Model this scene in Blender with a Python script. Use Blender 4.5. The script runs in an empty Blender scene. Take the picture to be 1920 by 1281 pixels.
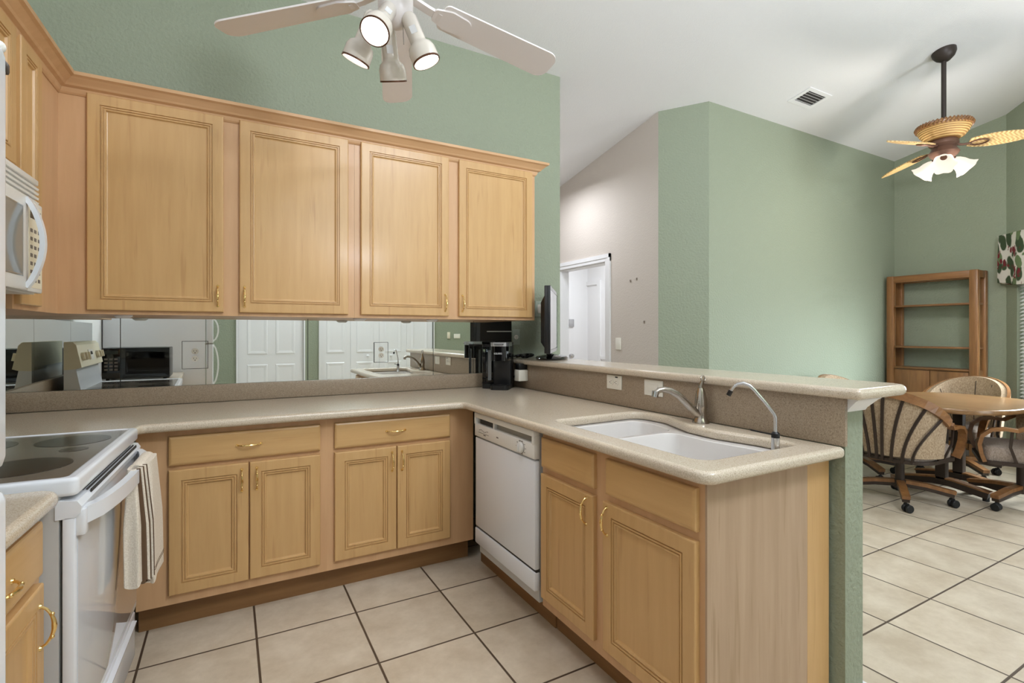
import bpy, bmesh, math, random
from mathutils import Vector, Matrix, Euler
R = math.radians
PI = math.pi
C = bpy.context.scene
COL = C.collection
rnd = random.Random(7)

def S(r, g, b):
    f = lambda c: (c/255/12.92) if c <= 10.31 else ((c/255+.055)/1.055)**2.4
    return (f(r), f(g), f(b), 1)

# ------------------------------------------------------------------ camera
cd = bpy.data.cameras.new('camera')
cam = bpy.data.objects.new('camera', cd); COL.objects.link(cam)
F = 951.77
cd.sensor_width = 36; cd.sensor_fit = 'HORIZONTAL'
cd.lens = F*36/1920
cd.shift_y = -(640.5-625.15)/1920
cd.clip_start = .02
YAW = .5078
cam.location = (0, 0, 1.30)
cam.rotation_euler = (PI/2, 0, -YAW)
C.camera = cam

# ------------------------------------------------------------------ world + exposure
w = bpy.data.worlds.new('world'); C.world = w; w.use_nodes = True
bg = w.node_tree.nodes['Background']
bg.inputs[0].default_value = (.80, .88, 1, 1); bg.inputs[1].default_value = 1.0
C.view_settings.view_transform = 'Standard'; C.view_settings.look = 'None'
C.view_settings.exposure = .15; C.view_settings.gamma = 1
C.view_settings.use_curve_mapping = False

def area(name, loc, target, sx, sy, power, col=(1, 1, 1)):
    l = bpy.data.lights.new(name, 'AREA'); l.shape = 'RECTANGLE'; l.size = sx; l.size_y = sy
    l.energy = power; l.color = col
    o = bpy.data.objects.new(name, l); COL.objects.link(o); o.location = loc
    d = Vector(target)-Vector(loc)
    o.rotation_euler = d.to_track_quat('-Z', 'Y').to_euler()
    return o
# daylight coming through the glass doors behind the dining table and through the blinds
area('daylight_glass_door', (4.72, -1.62, 1.15), (4.72, 3, 1.15), 1.7, 2.0, 32, (.86, .92, 1))
area('daylight_window', (6.36, 1.14, 1.45), (5.36, 2.0, 1.45), 1.0, 1.3, 185, (.86, .92, 1))
area('fill_hall', (4.2, 5.2, 2.70), (4.2, 5.2, 0), .5, .5, 27, (.9, .94, 1))  # added fill under the entry room ceiling
# added fill lights without fixtures: overhead, bounced off the ceiling, and in the passage
area('fill_overhead', (1.75, -.8, 3.58), (1.3, .4, 0), 1.1, .5, 44, (.86, .91, 1))
area('fill_bounce', (1.5, -1.1, 2.3), (1.7, -.5, 4), .5, .5, 125, (.85, .90, 1))
area('fill_bounce_dining', (4.7, -.9, 1.9), (6.0, .9, 3.4), .5, .5, 29, (.85, .90, 1))
area('fill_passage', (2.75, 4.4, 2.85), (2.9, 4.4, 0), .4, .4, 12.5, (.88, .92, 1))

# ------------------------------------------------------------------ materials
def nt(name):
    m = bpy.data.materials.new(name); m.use_nodes = True
    return m, m.node_tree, m.node_tree.nodes['Principled BSDF']
def mat(name, col, rough=.5, metal=0, coat=0, emit=None, es=0, bump=None, bscale=60, trans=0, ior=1.45, sheen=0):
    m, t, b = nt(name)
    b.inputs['Base Color'].default_value = col
    b.inputs['Roughness'].default_value = rough
    b.inputs['Metallic'].default_value = metal
    b.inputs['Coat Weight'].default_value = coat
    b.inputs['Transmission Weight'].default_value = trans
    b.inputs['IOR'].default_value = ior
    b.inputs['Sheen Weight'].default_value = sheen
    if emit:
        b.inputs['Emission Color'].default_value = emit; b.inputs['Emission Strength'].default_value = es
    if bump:
        tc = t.nodes.new('ShaderNodeTexCoord'); n = t.nodes.new('ShaderNodeTexNoise')
        n.inputs['Scale'].default_value = bscale; n.inputs['Detail'].default_value = 3
        t.links.new(tc.outputs['Object'], n.inputs['Vector'])
        bp = t.nodes.new('ShaderNodeBump'); bp.inputs['Strength'].default_value = bump
        bp.inputs['Distance'].default_value = .006
        t.links.new(n.outputs['Fac'], bp.inputs['Height']); t.links.new(bp.outputs[0], b.inputs['Normal'])
    return m
def noise_mat(name, c0, c1, scale, stretch=(1, 1, 1), rough=.5, lo=.35, hi=.65, detail=4, coat=0, bump=0, c2=None, scale2=None, mid=.5):
    m, t, b = nt(name)
    N, L = t.nodes.new, t.links.new
    tc = N('ShaderNodeTexCoord'); mp = N('ShaderNodeMapping'); mp.inputs['Scale'].default_value = stretch
    L(tc.outputs['Object'], mp.inputs['Vector'])
    n = N('ShaderNodeTexNoise'); n.inputs['Scale'].default_value = scale; n.inputs['Detail'].default_value = detail
    n.inputs['Roughness'].default_value = .6
    L(mp.outputs[0], n.inputs['Vector'])
    cr = N('ShaderNodeValToRGB'); e = cr.color_ramp.elements
    e[0].position = lo; e[0].color = c0; e[1].position = hi; e[1].color = c1
    L(n.outputs['Fac'], cr.inputs[0])
    out = cr.outputs[0]
    if c2:
        n2 = N('ShaderNodeTexNoise'); n2.inputs['Scale'].default_value = scale2; n2.inputs['Detail'].default_value = 2
        L(mp.outputs[0], n2.inputs['Vector'])
        r2 = N('ShaderNodeValToRGB'); r2.color_ramp.elements[0].position = mid; r2.color_ramp.elements[1].position = mid+.12
        L(n2.outputs['Fac'], r2.inputs[0])
        mx = N('ShaderNodeMixRGB'); mx.inputs[2].default_value = c2
        L(r2.outputs[0], mx.inputs[0]); L(out, mx.inputs[1]); out = mx.outputs[0]
    L(out, b.inputs['Base Color'])
    b.inputs['Roughness'].default_value = rough; b.inputs['Coat Weight'].default_value = coat
    b.inputs['Coat Roughness'].default_value = .15
    if bump:
        bp = N('ShaderNodeBump'); bp.inputs['Strength'].default_value = bump; bp.inputs['Distance'].default_value = .003
        L(n.outputs['Fac'], bp.inputs['Height']); L(bp.outputs[0], b.inputs['Normal'])
    return m
M = {}
MAPLE0, MAPLE1 = S(198, 157, 103), S(208, 168, 114)
M['maple'] = noise_mat('maple', MAPLE0, MAPLE1, 2.2, (14, 14, 1.0), .38, .3, .72, 5, .15, 0, S(192, 150, 97), 3.0, .62)
M['maple_h'] = noise_mat('maple_across', MAPLE0, MAPLE1, 2.2, (1.0, 14, 14), .38, .3, .72, 5, .15, 0, S(192, 150, 97), 3.0, .62)
M['maple_y'] = noise_mat('maple_along', MAPLE0, MAPLE1, 2.2, (14, 1.0, 14), .38, .3, .72, 5, .15, 0, S(192, 150, 97), 3.0, .62)
M['frame'] = noise_mat('maple_frame', S(200, 157, 114), S(212, 170, 127), 2.0, (10, 10, .8), .42, .3, .7, 5, .1)
M['frame_h'] = noise_mat('maple_frame_across', S(200, 157, 114), S(212, 170, 127), 2.0, (.8, 10, 10), .42, .3, .7, 5, .1)
M['endpanel'] = noise_mat('maple_end', S(172, 145, 118), S(186, 159, 132), 2.4, (11, 11, .7), .5, .3, .7, 6, 0, 0, S(165, 138, 109), 4, .6)
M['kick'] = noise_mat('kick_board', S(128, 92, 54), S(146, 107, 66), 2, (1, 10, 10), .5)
M['counter'] = noise_mat('counter_speckle', S(190, 175, 153), S(215, 202, 183), 330, rough=.2, lo=.38, hi=.6, detail=2, coat=.2, c2=S(162, 142, 118), scale2=260, mid=.6)
M['splash'] = noise_mat('splash_speckle', S(146, 128, 108), S(174, 156, 134), 330, rough=.35, lo=.38, hi=.6, detail=2, c2=S(120, 101, 82), scale2=260, mid=.58)  # tone lowered to stand in for shade under the wall cabinets
M['green'] = mat('wall_green', S(148, 156, 135), .62, bump=.9, bscale=60)
M['beige'] = mat('wall_beige', S(206, 197, 187), .7, bump=.4, bscale=75)
M['ceil'] = mat('ceiling_white', S(232, 232, 232), .8, bump=.35, bscale=110)
M['white_wall'] = mat('wall_white', S(238, 238, 238), .7)
M['white_paint'] = mat('white_paint', S(236, 236, 236), .35)
M['appliance'] = mat('white_enamel', S(230, 233, 238), .22, coat=.3)
M['appliance_soft'] = mat('white_plastic', S(230, 228, 222), .35)
M['cream'] = mat('cream_plastic', S(232, 224, 200), .4)
M['grey_side'] = mat('grey_enamel', S(196, 196, 194), .4)
M['vent_dark'] = mat('vent_shadow', S(60, 58, 55), .7)
M['black'] = mat('black_plastic', S(22, 22, 23), .32)
M['black_gloss'] = mat('black_gloss', S(10, 10, 11), .06, coat=.5)
M['black_matte'] = mat('black_matte', S(18, 17, 17), .55)
M['screen'] = mat('screen_glass', S(12, 12, 14), .06, coat=1)
M['brass'] = mat('brass', S(238, 208, 142), .2, 1)
M['chrome'] = mat('chrome', S(200, 200, 200), .12, 1)
M['nickel'] = mat('brushed_nickel', S(168, 160, 150), .22, 1)
M['silver'] = mat('silver_plastic', S(190, 190, 192), .25, .8)
M['mirror'] = mat('mirror_silver', S(238, 243, 240), .0, 1)
M['seam'] = mat('mirror_seam', S(30, 34, 32), .3)
M['sink'] = mat('white_porcelain', S(222, 218, 214), .12, coat=.5)
M['plate'] = mat('outlet_plate', S(238, 234, 222), .4)
M['slot'] = mat('outlet_slot', S(40, 36, 32), .6)
M['green_plate'] = mat('painted_plate', S(168, 178, 164), .5)
M['lens'] = mat('lit_lens', S(255, 250, 240), .5, emit=(1, .95, .86, 1), es=5)
M['shade_glass'] = mat('lit_shade', S(150, 138, 122), .4, emit=(1, .92, .80, 1), es=.72)
M['fan_white'] = mat('fan_white', S(228, 222, 219), .35)
M['spot_white'] = mat('spot_white', S(222, 214, 202), .2, coat=.3)
M['copper'] = mat('lens_rim', S(96, 62, 42), .35, .5)
M['bronze'] = mat('dark_bronze', S(60, 52, 47), .45, .3)
M['bronze_red'] = mat('reddish_bronze', S(112, 82, 68), .4, .4)
M['metal_brown'] = mat('brown_metal', S(58, 46, 38), .45, .2)
M['rubber'] = mat('black_rubber', S(20, 20, 20), .6)
M['oak'] = noise_mat('oak', S(116, 76, 40), S(150, 104, 60), 2.5, (10, 10, .9), .4, .3, .7, 5, .2)
M['oak_h'] = noise_mat('oak_across', S(116, 76, 40), S(150, 104, 60), 2.5, (10, .9, 10), .4, .3, .7, 5, .2)
M['oak_table'] = noise_mat('oak_table', S(118, 84, 50), S(152, 116, 76), 3, (9, .7, 9), .3, .3, .7, 5, .3)
M['fabric'] = noise_mat('tan_fabric', S(146, 122, 96), S(186, 164, 136), 140, (1, 1, .5), .9, .35, .65, 3, 0, .4)
M['fabric_grey'] = noise_mat('seat_fabric', S(142, 126, 112), S(174, 158, 144), 140, (1, 1, .5), .9, .35, .65, 3, 0, .4)
def floral_mat():
    m, t, b = nt('floral_cloth'); N, L = t.nodes.new, t.links.new
    tc = N('ShaderNodeTexCoord'); mp = N('ShaderNodeMapping'); mp.inputs['Scale'].default_value = (1, 1, .45)
    mp.inputs['Rotation'].default_value = (0, R(35), 0)
    ns = N('ShaderNodeTexNoise'); ns.inputs['Scale'].default_value = 9
    L(tc.outputs['Object'], ns.inputs['Vector'])
    va = N('ShaderNodeVectorMath'); va.operation = 'MULTIPLY_ADD'; va.inputs[1].default_value = (.06, .06, .06)
    L(ns.outputs['Color'], va.inputs[0]); L(tc.outputs['Object'], va.inputs[2]); L(va.outputs[0], mp.inputs[0])
    last = None
    for scale, thr, col, soft in ((13, .44, S(58, 74, 48), .08), (10, .30, S(104, 122, 84), .03), (23, .46, S(116, 34, 42), .04)):
        v = N('ShaderNodeTexVoronoi'); v.inputs['Scale'].default_value = scale
        L(mp.outputs[0], v.inputs['Vector'])
        g = N('ShaderNodeMapRange'); g.inputs[1].default_value = thr; g.inputs[2].default_value = thr+soft
        L(v.outputs['Distance'], g.inputs[0])
        mx = N('ShaderNodeMixRGB'); mx.inputs[1].default_value = col
        if last is None: mx.inputs[2].default_value = S(214, 208, 198)
        else: L(last, mx.inputs[2])
        if scale == 23:
            n2 = N('ShaderNodeTexNoise'); n2.inputs['Scale'].default_value = 6; L(tc.outputs['Object'], n2.inputs['Vector'])
            g2 = N('ShaderNodeMapRange'); g2.inputs[1].default_value = .50; g2.inputs[2].default_value = .54; g2.inputs[3].default_value = 1; g2.inputs[4].default_value = 0
            L(n2.outputs['Fac'], g2.inputs[0])
            mm = N('ShaderNodeMath'); mm.operation = 'MAXIMUM'; L(g.outputs[0], mm.inputs[0]); L(g2.outputs[0], mm.inputs[1]); L(mm.outputs[0], mx.inputs[0])
        else: L(g.outputs[0], mx.inputs[0])
        last = mx.outputs[0]
    L(last, b.inputs['Base Color']); b.inputs['Roughness'].default_value = .85
    return m
M['floral'] = floral_mat()
M['towel'] = noise_mat('towel_linen', S(214, 202, 184), S(232, 222, 207), 240, rough=.95, detail=2, bump=.3)
M['towel_stripe'] = mat('towel_stripe', S(98, 76, 56), .95)
M['blind'] = mat('blind_white', S(240, 240, 238), .5)
M['glass_cooktop'] = noise_mat('cooktop_glass', S(84, 76, 66), S(132, 122, 110), 420, rough=.16, lo=.42, hi=.62, detail=1, coat=.3)
M['burner'] = noise_mat('burner_ring', S(34, 29, 24), S(66, 58, 50), 420, rough=.16, lo=.42, hi=.66, detail=1)
M['oven_glass'] = mat('oven_glass', S(205, 207, 210), .06, coat=.6)
M['mw_window'] = mat('microwave_window', S(120, 122, 118), .08, coat=.5)
M['display'] = mat('display', S(28, 34, 32), .2)
M['vent_metal'] = mat('vent_grey', S(150, 146, 136), .5)
M['mark'] = mat('printed_mark', S(120, 112, 104), .6)
M['label_white'] = mat('label_white', S(225, 225, 225), .6)
def clear_mat(name, tint, gloss=.12):
    m, t, b = nt(name)
    t.nodes.remove(b); N, L = t.nodes.new, t.links.new
    tr = N('ShaderNodeBsdfTransparent'); tr.inputs[0].default_value = tint
    gl = N('ShaderNodeBsdfGlossy'); gl.inputs['Roughness'].default_value = .03
    mx = N('ShaderNodeMixShader'); lw = N('ShaderNodeLayerWeight'); lw.inputs[0].default_value = .25
    L(lw.outputs['Fresnel'], mx.inputs[0]); L(tr.outputs[0], mx.inputs[1]); L(gl.outputs[0], mx.inputs[2])
    L(mx.outputs[0], t.nodes['Material Output'].inputs[0])
    return m
M['clear'] = clear_mat('clear_plastic', (.80, .82, .84, 1))
M['pane'] = clear_mat('window_glass', (.95, .98, .98, 1))
# rattan weave
def weave_mat():
    m, t, b = nt('rattan_weave'); N, L = t.nodes.new, t.links.new
    tc = N('ShaderNodeTexCoord'); mp = N('ShaderNodeMapping'); mp.inputs['Scale'].default_value = (70, 70, 70)
    mp.inputs['Rotation'].default_value = (0, 0, R(45))
    L(tc.outputs['Object'], mp.inputs[0])
    ck = N('ShaderNodeTexChecker'); ck.inputs['Scale'].default_value = 1.0
    ck.inputs[1].default_value = S(236, 206, 148); ck.inputs[2].default_value = S(192, 148, 90)
    L(mp.outputs[0], ck.inputs[0]); L(ck.outputs[0], b.inputs['Base Color'])
    b.inputs['Roughness'].default_value = .55
    bp = N('ShaderNodeBump'); bp.inputs['Strength'].default_value = .5; bp.inputs['Distance'].default_value = .004
    L(ck.outputs[1], bp.inputs['Height']); L(bp.outputs[0], b.inputs['Normal'])
    return m
M['weave'] = weave_mat()
def basket_mat():
    m, t, b = nt('rattan_coil'); N, L = t.nodes.new, t.links.new
    tc = N('ShaderNodeTexCoord'); wv = N('ShaderNodeTexWave'); wv.bands_direction = 'Z'
    wv.inputs['Scale'].default_value = 22; wv.inputs['Distortion'].default_value = .6
    L(tc.outputs['Object'], wv.inputs[0])
    cr = N('ShaderNodeValToRGB'); cr.color_ramp.elements[0].color = S(164, 116, 60); cr.color_ramp.elements[1].color = S(228, 190, 124)
    L(wv.outputs['Fac'], cr.inputs[0]); L(cr.outputs[0], b.inputs['Base Color'])
    bp = N('ShaderNodeBump'); bp.inputs['Strength'].default_value = .6; bp.inputs['Distance'].default_value = .005
    L(wv.outputs['Fac'], bp.inputs['Height']); L(bp.outputs[0], b.inputs['Normal'])
    return m
M['basket'] = basket_mat()
# tiled floor: square tiles laid on one grid through both rooms
def tile_mat():
    m, t, b = nt('floor_tile'); N, L = t.nodes.new, t.links.new
    P = .4137
    tc = N('ShaderNodeTexCoord'); sp = N('ShaderNodeSeparateXYZ'); L(tc.outputs['Object'], sp.inputs[0])
    def mth(op, a, bb=None):
        n = N('ShaderNodeMath'); n.operation = op
        for i, v in enumerate((a, bb)):
            if v is None: continue
            if isinstance(v, (int, float)): n.inputs[i].default_value = v
            else: L(v, n.inputs[i])
        return n.outputs[0]
    ds, fl = [], []
    for k, off in (('X', .101), ('Y', 2.417)):
        u = mth('DIVIDE', mth('SUBTRACT', sp.outputs[k], off), P)
        f = mth('FRACT', u); ds.append(mth('MINIMUM', f, mth('SUBTRACT', 1.0, f))); fl.append(mth('FLOOR', u))
    d = mth('MINIMUM', ds[0], ds[1])
    cb = N('ShaderNodeCombineXYZ'); L(fl[0], cb.inputs[0]); L(fl[1], cb.inputs[1])
    wn = N('ShaderNodeTexWhiteNoise'); L(cb.outputs[0], wn.inputs['Vector'])
    ad = N('ShaderNodeVectorMath'); ad.operation = 'MULTIPLY_ADD'; ad.inputs[1].default_value = (9, 9, 9)
    L(wn.outputs['Color'], ad.inputs[0]); L(tc.outputs['Object'], ad.inputs[2])
    n = N('ShaderNodeTexNoise'); n.inputs['Scale'].default_value = 5.5; n.inputs['Detail'].default_value = 8; n.inputs['Roughness'].default_value = .68
    L(ad.outputs[0], n.inputs['Vector'])
    cr = N('ShaderNodeValToRGB'); e = cr.color_ramp.elements
    e[0].position = .32; e[0].color = S(190, 173, 149); e[1].position = .66; e[1].color = S(216, 202, 181)
    L(n.outputs['Fac'], cr.inputs[0])
    hv = N('ShaderNodeHueSaturation'); L(cr.outputs[0], hv.inputs['Color'])
    L(mth('ADD', mth('MULTIPLY', wn.outputs['Value'], .08), .96), hv.inputs['Value'])
    g = N('ShaderNodeMapRange'); g.inputs[1].default_value = .0085; g.inputs[2].default_value = .0125
    L(d, g.inputs[0])
    mx = N('ShaderNodeMixRGB'); mx.inputs[1].default_value = S(82, 66, 52)
    L(g.outputs[0], mx.inputs[0]); L(hv.outputs[0], mx.inputs[2]); L(mx.outputs[0], b.inputs['Base Color'])
    b.inputs['Roughness'].default_value = .42
    bp = N('ShaderNodeBump'); bp.inputs['Strength'].default_value = .6; bp.inputs['Distance'].default_value = .003
    L(g.outputs[0], bp.inputs['Height']); L(bp.outputs[0], b.inputs['Normal'])
    return m
M['tile'] = tile_mat()

# ------------------------------------------------------------------ mesh helpers
class MB:
    def __init__(s): s.v = []; s.f = []; s.sm = []
    def add(s, vs, fs, smooth=False):
        o = len(s.v); s.v += [tuple(p) for p in vs]
        for f in fs: s.f.append([i+o for i in f]); s.sm.append(smooth)
        return s
    def bm(s, b, smooth=False, mtx=None):
        b.verts.index_update()
        vs = [(mtx @ v.co) if mtx else v.co.copy() for v in b.verts]
        s.add(vs, [[v.index for v in f.verts] for f in b.faces], smooth); b.free(); return s
    def box(s, x0, x1, y0, y1, z0, z1, bev=0, seg=2):
        x0, x1 = sorted((x0, x1)); y0, y1 = sorted((y0, y1)); z0, z1 = sorted((z0, z1))
        if not bev:
            return s.add([(x, y, z) for z in (z0, z1) for y in (y0, y1) for x in (x0, x1)],
                         [(0, 2, 3, 1), (4, 5, 7, 6), (0, 1, 5, 4), (2, 6, 7, 3), (0, 4, 6, 2), (1, 3, 7, 5)])
        b = bmesh.new(); bmesh.ops.create_cube(b, size=1)
        for v in b.verts: v.co = Vector(((x0+x1)/2+v.co.x*(x1-x0), (y0+y1)/2+v.co.y*(y1-y0), (z0+z1)/2+v.co.z*(z1-z0)))
        bmesh.ops.bevel(b, geom=b.edges[:], offset=bev, segments=seg, affect='EDGES', profile=.5)
        return s.bm(b, True)
    def prism(s, poly, z0, z1):      # poly: xy list, z0/z1 number or function(x,y)
        g = lambda z, p: z(*p) if callable(z) else z
        n = len(poly)
        if sum(poly[i][0]*poly[(i+1) % n][1]-poly[(i+1) % n][0]*poly[i][1] for i in range(n)) < 0: poly = poly[::-1]
        vs = [(p[0], p[1], g(z0, p)) for p in poly]+[(p[0], p[1], g(z1, p)) for p in poly]
        return s.add(vs, [list(range(n))[::-1], list(range(n, 2*n))]+[(i, (i+1) % n, n+(i+1) % n, n+i) for i in range(n)])
    def cyl(s, a, b, r0, r1=None, n=16, caps=True):
        return s.tube([a, b], [r0, r0 if r1 is None else r1], n, caps)
    def tube(s, pts, rad, n=10, caps=True, flat=None):
        pts = [Vector(p) for p in pts]; m = len(pts)
        if not isinstance(rad, (list, tuple)): rad = [rad]*m
        vs = []; up = None
        for i, p in enumerate(pts):
            t = (pts[min(i+1, m-1)]-pts[max(i-1, 0)]).normalized()
            if up is None:
                up = Vector((0, 0, 1)) if abs(t.z) < .9 else Vector((1, 0, 0))
                if flat: up = Vector(flat)
            u = (up-t*up.dot(t)).normalized(); v = t.cross(u); up = u
            for k in range(n):
                a = 2*PI*k/n
                vs.append(p+rad[i]*(u*math.cos(a)+v*math.sin(a)))
        fs = [(i*n+k, i*n+(k+1) % n, (i+1)*n+(k+1) % n, (i+1)*n+k) for i in range(m-1) for k in range(n)]
        s.add(vs, fs, True)
        if caps:
            s.add(vs[:n], [list(range(n))[::-1]]); s.add(vs[-n:], [list(range(n))])
        return s
    def strip(s, pts, w, t, up=(0, 0, 1)):   # rectangular bar swept along pts; w along up, t across
        pts = [Vector(p) for p in pts]; m = len(pts); vs = []
        U0 = Vector(up)
        for i, p in enumerate(pts):
            d = (pts[min(i+1, m-1)]-pts[max(i-1, 0)]).normalized()
            u = (U0-d*U0.dot(d)).normalized(); v = d.cross(u)
            for a, b in ((-1, -1), (1, -1), (1, 1), (-1, 1)): vs.append(p+v*(a*t/2)+u*(b*w/2))
        fs = [(i*4+k, i*4+(k+1) % 4, (i+1)*4+(k+1) % 4, (i+1)*4+k) for i in range(m-1) for k in range(4)]
        fs += [(3, 2, 1, 0), tuple((m-1)*4+k for k in range(4))]
        return s.add(vs, fs)
    def lathe(s, prof, c=(0, 0, 0), n=32, mtx=None, close=False):
        vs = []
        for r, z in prof:
            for k in range(n):
                a = 2*PI*k/n; vs.append(Vector((r*math.cos(a), r*math.sin(a), z)))
        if mtx: vs = [mtx @ v for v in vs]
        vs = [v+Vector(c) for v in vs]; m = len(prof)
        fs = [(i*n+k, i*n+(k+1) % n, (i+1)*n+(k+1) % n, (i+1)*n+k) for i in range(m-1) for k in range(n)]
        s.add(vs, fs, True)
        if close:
            s.add(vs[:n], [list(range(n))[::-1]]); s.add(vs[-n:], [list(range(n))])
        return s
    def ell(s, c, rx, ry, rz, n=16, m=10):
        vs = []; fs = []
        for i in range(m+1):
            p = -PI/2+PI*i/m
            for k in range(n):
                a = 2*PI*k/n
                vs.append((c[0]+rx*math.cos(p)*math.cos(a), c[1]+ry*math.cos(p)*math.sin(a), c[2]+rz*math.sin(p)))
        fs = [(i*n+k, i*n+(k+1) % n, (i+1)*n+(k+1) % n, (i+1)*n+k) for i in range(m) for k in range(n)]
        return s.add(vs, fs, True)
    def rings(s, x0, x1, z0, z1, prof, holes=None):
        """a panel lying in the xz plane, front towards -y: concentric rectangles (inset, y)"""
        vs = []
        for i, y in prof: vs += [(x0+i, y, z0+i), (x1-i, y, z0+i), (x1-i, y, z1-i), (x0+i, y, z1-i)]
        n = len(prof); fs = []
        for a in range(n-1):
            for k in range(4): fs.append((a*4+k, a*4+(k+1) % 4, (a+1)*4+(k+1) % 4, (a+1)*4+k))
        fs.append(tuple((n-1)*4+k for k in range(4))); fs.append((3, 2, 1, 0))
        return s.add(vs, fs)
    def loft(s, loops, cap0=False, cap1=True, smooth=True):
        n = len(loops[0]); vs = [p for l in loops for p in l]
        fs = [(i*n+k, i*n+(k+1) % n, (i+1)*n+(k+1) % n, (i+1)*n+k) for i in range(len(loops)-1) for k in range(n)]
        s.add(vs, fs, smooth)
        if cap0: s.add(loops[0], [list(range(n))[::-1]])
        if cap1: s.add(loops[-1], [list(range(n))])
        return s
    def xf(s, mtx):
        s.v = [tuple(mtx @ Vector(p)) for p in s.v]; return s
    def mesh(s, name, m):
        me = bpy.data.meshes.new(name); me.from_pydata(s.v, [], s.f)
        me.polygons.foreach_set('use_smooth', s.sm); me.materials.append(m)
        b = bmesh.new(); b.from_mesh(me); bmesh.ops.remove_doubles(b, verts=b.verts[:], dist=1e-6)
        bmesh.ops.recalc_face_normals(b, faces=b.faces[:]); b.to_mesh(me); b.free()
        if any(s.sm) and hasattr(me, 'set_sharp_from_angle'): me.set_sharp_from_angle(angle=R(38))
        me.update(); return me
    def build(s, name, m, parent=None, **k):
        o = bpy.data.objects.new(name, s.mesh(name, M[m] if isinstance(m, str) else m)); COL.objects.link(o)
        if parent: o.parent = parent
        for kk, vv in k.items(): o[kk] = vv
        return o
def thing(name, label, cat, loc=(0, 0, 0), rz=0, group=None):
    o = bpy.data.objects.new(name, None); COL.objects.link(o)
    o.empty_display_size = .1
    o.location = loc; o.rotation_euler = (0, 0, rz); o['label'] = label; o['category'] = cat
    if group: o['group'] = group
    return o
def tag(o, label, cat, group=None):
    o['label'] = label; o['category'] = cat
    if group: o['group'] = group
    return o
def struct(name, mb, m, parent=None, label=None):
    o = mb.build(name, m, parent)
    if not parent: o['kind'] = 'structure'
    if label: o['label'] = label
    return o
def copytree(o, parent=None):
    c = o.copy(); COL.objects.link(c)
    if parent: c.parent = parent
    for ch in o.children: copytree(ch, c)
    return c
def fillet(pts, rad, n=6):
    out = []; m = len(pts)
    for i, p in enumerate(pts):
        r = rad[i] if isinstance(rad, (list, tuple)) else rad
        p = Vector(p); a = Vector(pts[i-1])-p; b = Vector(pts[(i+1) % m])-p
        if r <= 1e-5: out.append(tuple(p)); continue
        ang = a.angle(b); d = min(r/math.tan(ang/2), a.length*.49, b.length*.49); r2 = d*math.tan(ang/2)
        c = p+(a.normalized()+b.normalized()).normalized()*(r2/math.sin(ang/2))
        s0 = p+a.normalized()*d-c; s1 = p+b.normalized()*d-c
        t0 = math.atan2(s0.y, s0.x); dt = math.atan2(s1.y, s1.x)-t0
        while dt > PI: dt -= 2*PI
        while dt < -PI: dt += 2*PI
        for k in range(n+1):
            t = t0+dt*k/n; out.append((c.x+r2*math.cos(t), c.y+r2*math.sin(t)))
    return out
def slab(name, outlines, z0, z1, bev, m, parent=None, res=4):
    """flat slab with rounded edges; further outlines are holes"""
    cu = bpy.data.curves.new(name+'_outline', 'CURVE'); cu.dimensions = '2D'; cu.fill_mode = 'BOTH'
    cu.extrude = (z1-z0)/2-bev; cu.bevel_depth = bev; cu.bevel_resolution = res; cu.offset = -bev
    for pl in outlines:
        sp = cu.splines.new('POLY'); sp.points.add(len(pl)-1); sp.use_cyclic_u = True
        for q, p in zip(sp.points, pl): q.co = (p[0], p[1], 0, 1)
    t = bpy.data.objects.new(name+'_tmp', cu); COL.objects.link(t)
    dg = bpy.context.evaluated_depsgraph_get()
    me = bpy.data.meshes.new_from_object(t.evaluated_get(dg)); me.name = name
    bpy.data.objects.remove(t); bpy.data.curves.remove(cu)
    for v in me.vertices: v.co.z += (z0+z1)/2
    me.materials.clear(); me.materials.append(M[m])
    for p in me.polygons: p.use_smooth = True
    if hasattr(me, 'set_sharp_from_angle'): me.set_sharp_from_angle(angle=R(40))
    o = bpy.data.objects.new(name, me); COL.objects.link(o)
    if parent: o.parent = parent
    return o
def text(name, body, size, m, mtx, parent, ext=.0006):
    cu = bpy.data.curves.new(name, 'FONT'); cu.body = body; cu.size = size; cu.extrude = ext
    cu.align_x = 'CENTER'; cu.align_y = 'CENTER'
    t = bpy.data.objects.new(name+'_tmp', cu); COL.objects.link(t)
    me = bpy.data.meshes.new_from_object(t.evaluated_get(bpy.context.evaluated_depsgraph_get()))
    bpy.data.objects.remove(t); bpy.data.curves.remove(cu)
    me.transform(mtx); me.materials.clear(); me.materials.append(M[m]); me.name = name
    o = bpy.data.objects.new(name, me); COL.objects.link(o); o.parent = parent
    return o

# ------------------------------------------------------------------ the setting
WY = 3.27                                       # kitchen wall
zc = lambda x, y: 3.8967-.184*y if y > -.4 else 3.8967+.184*.4-.2*(-.4-y)
PHI = R(-1.9); PIV = Vector((-.65, 2.88, 0))    # the left run is a touch out of square
LM = Matrix.Translation(PIV) @ Matrix.Rotation(PHI, 4, 'Z') @ Matrix.Translation(-PIV)
def LP(x, y, z=0): return tuple(LM @ Vector((x, y, z)))

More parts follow.
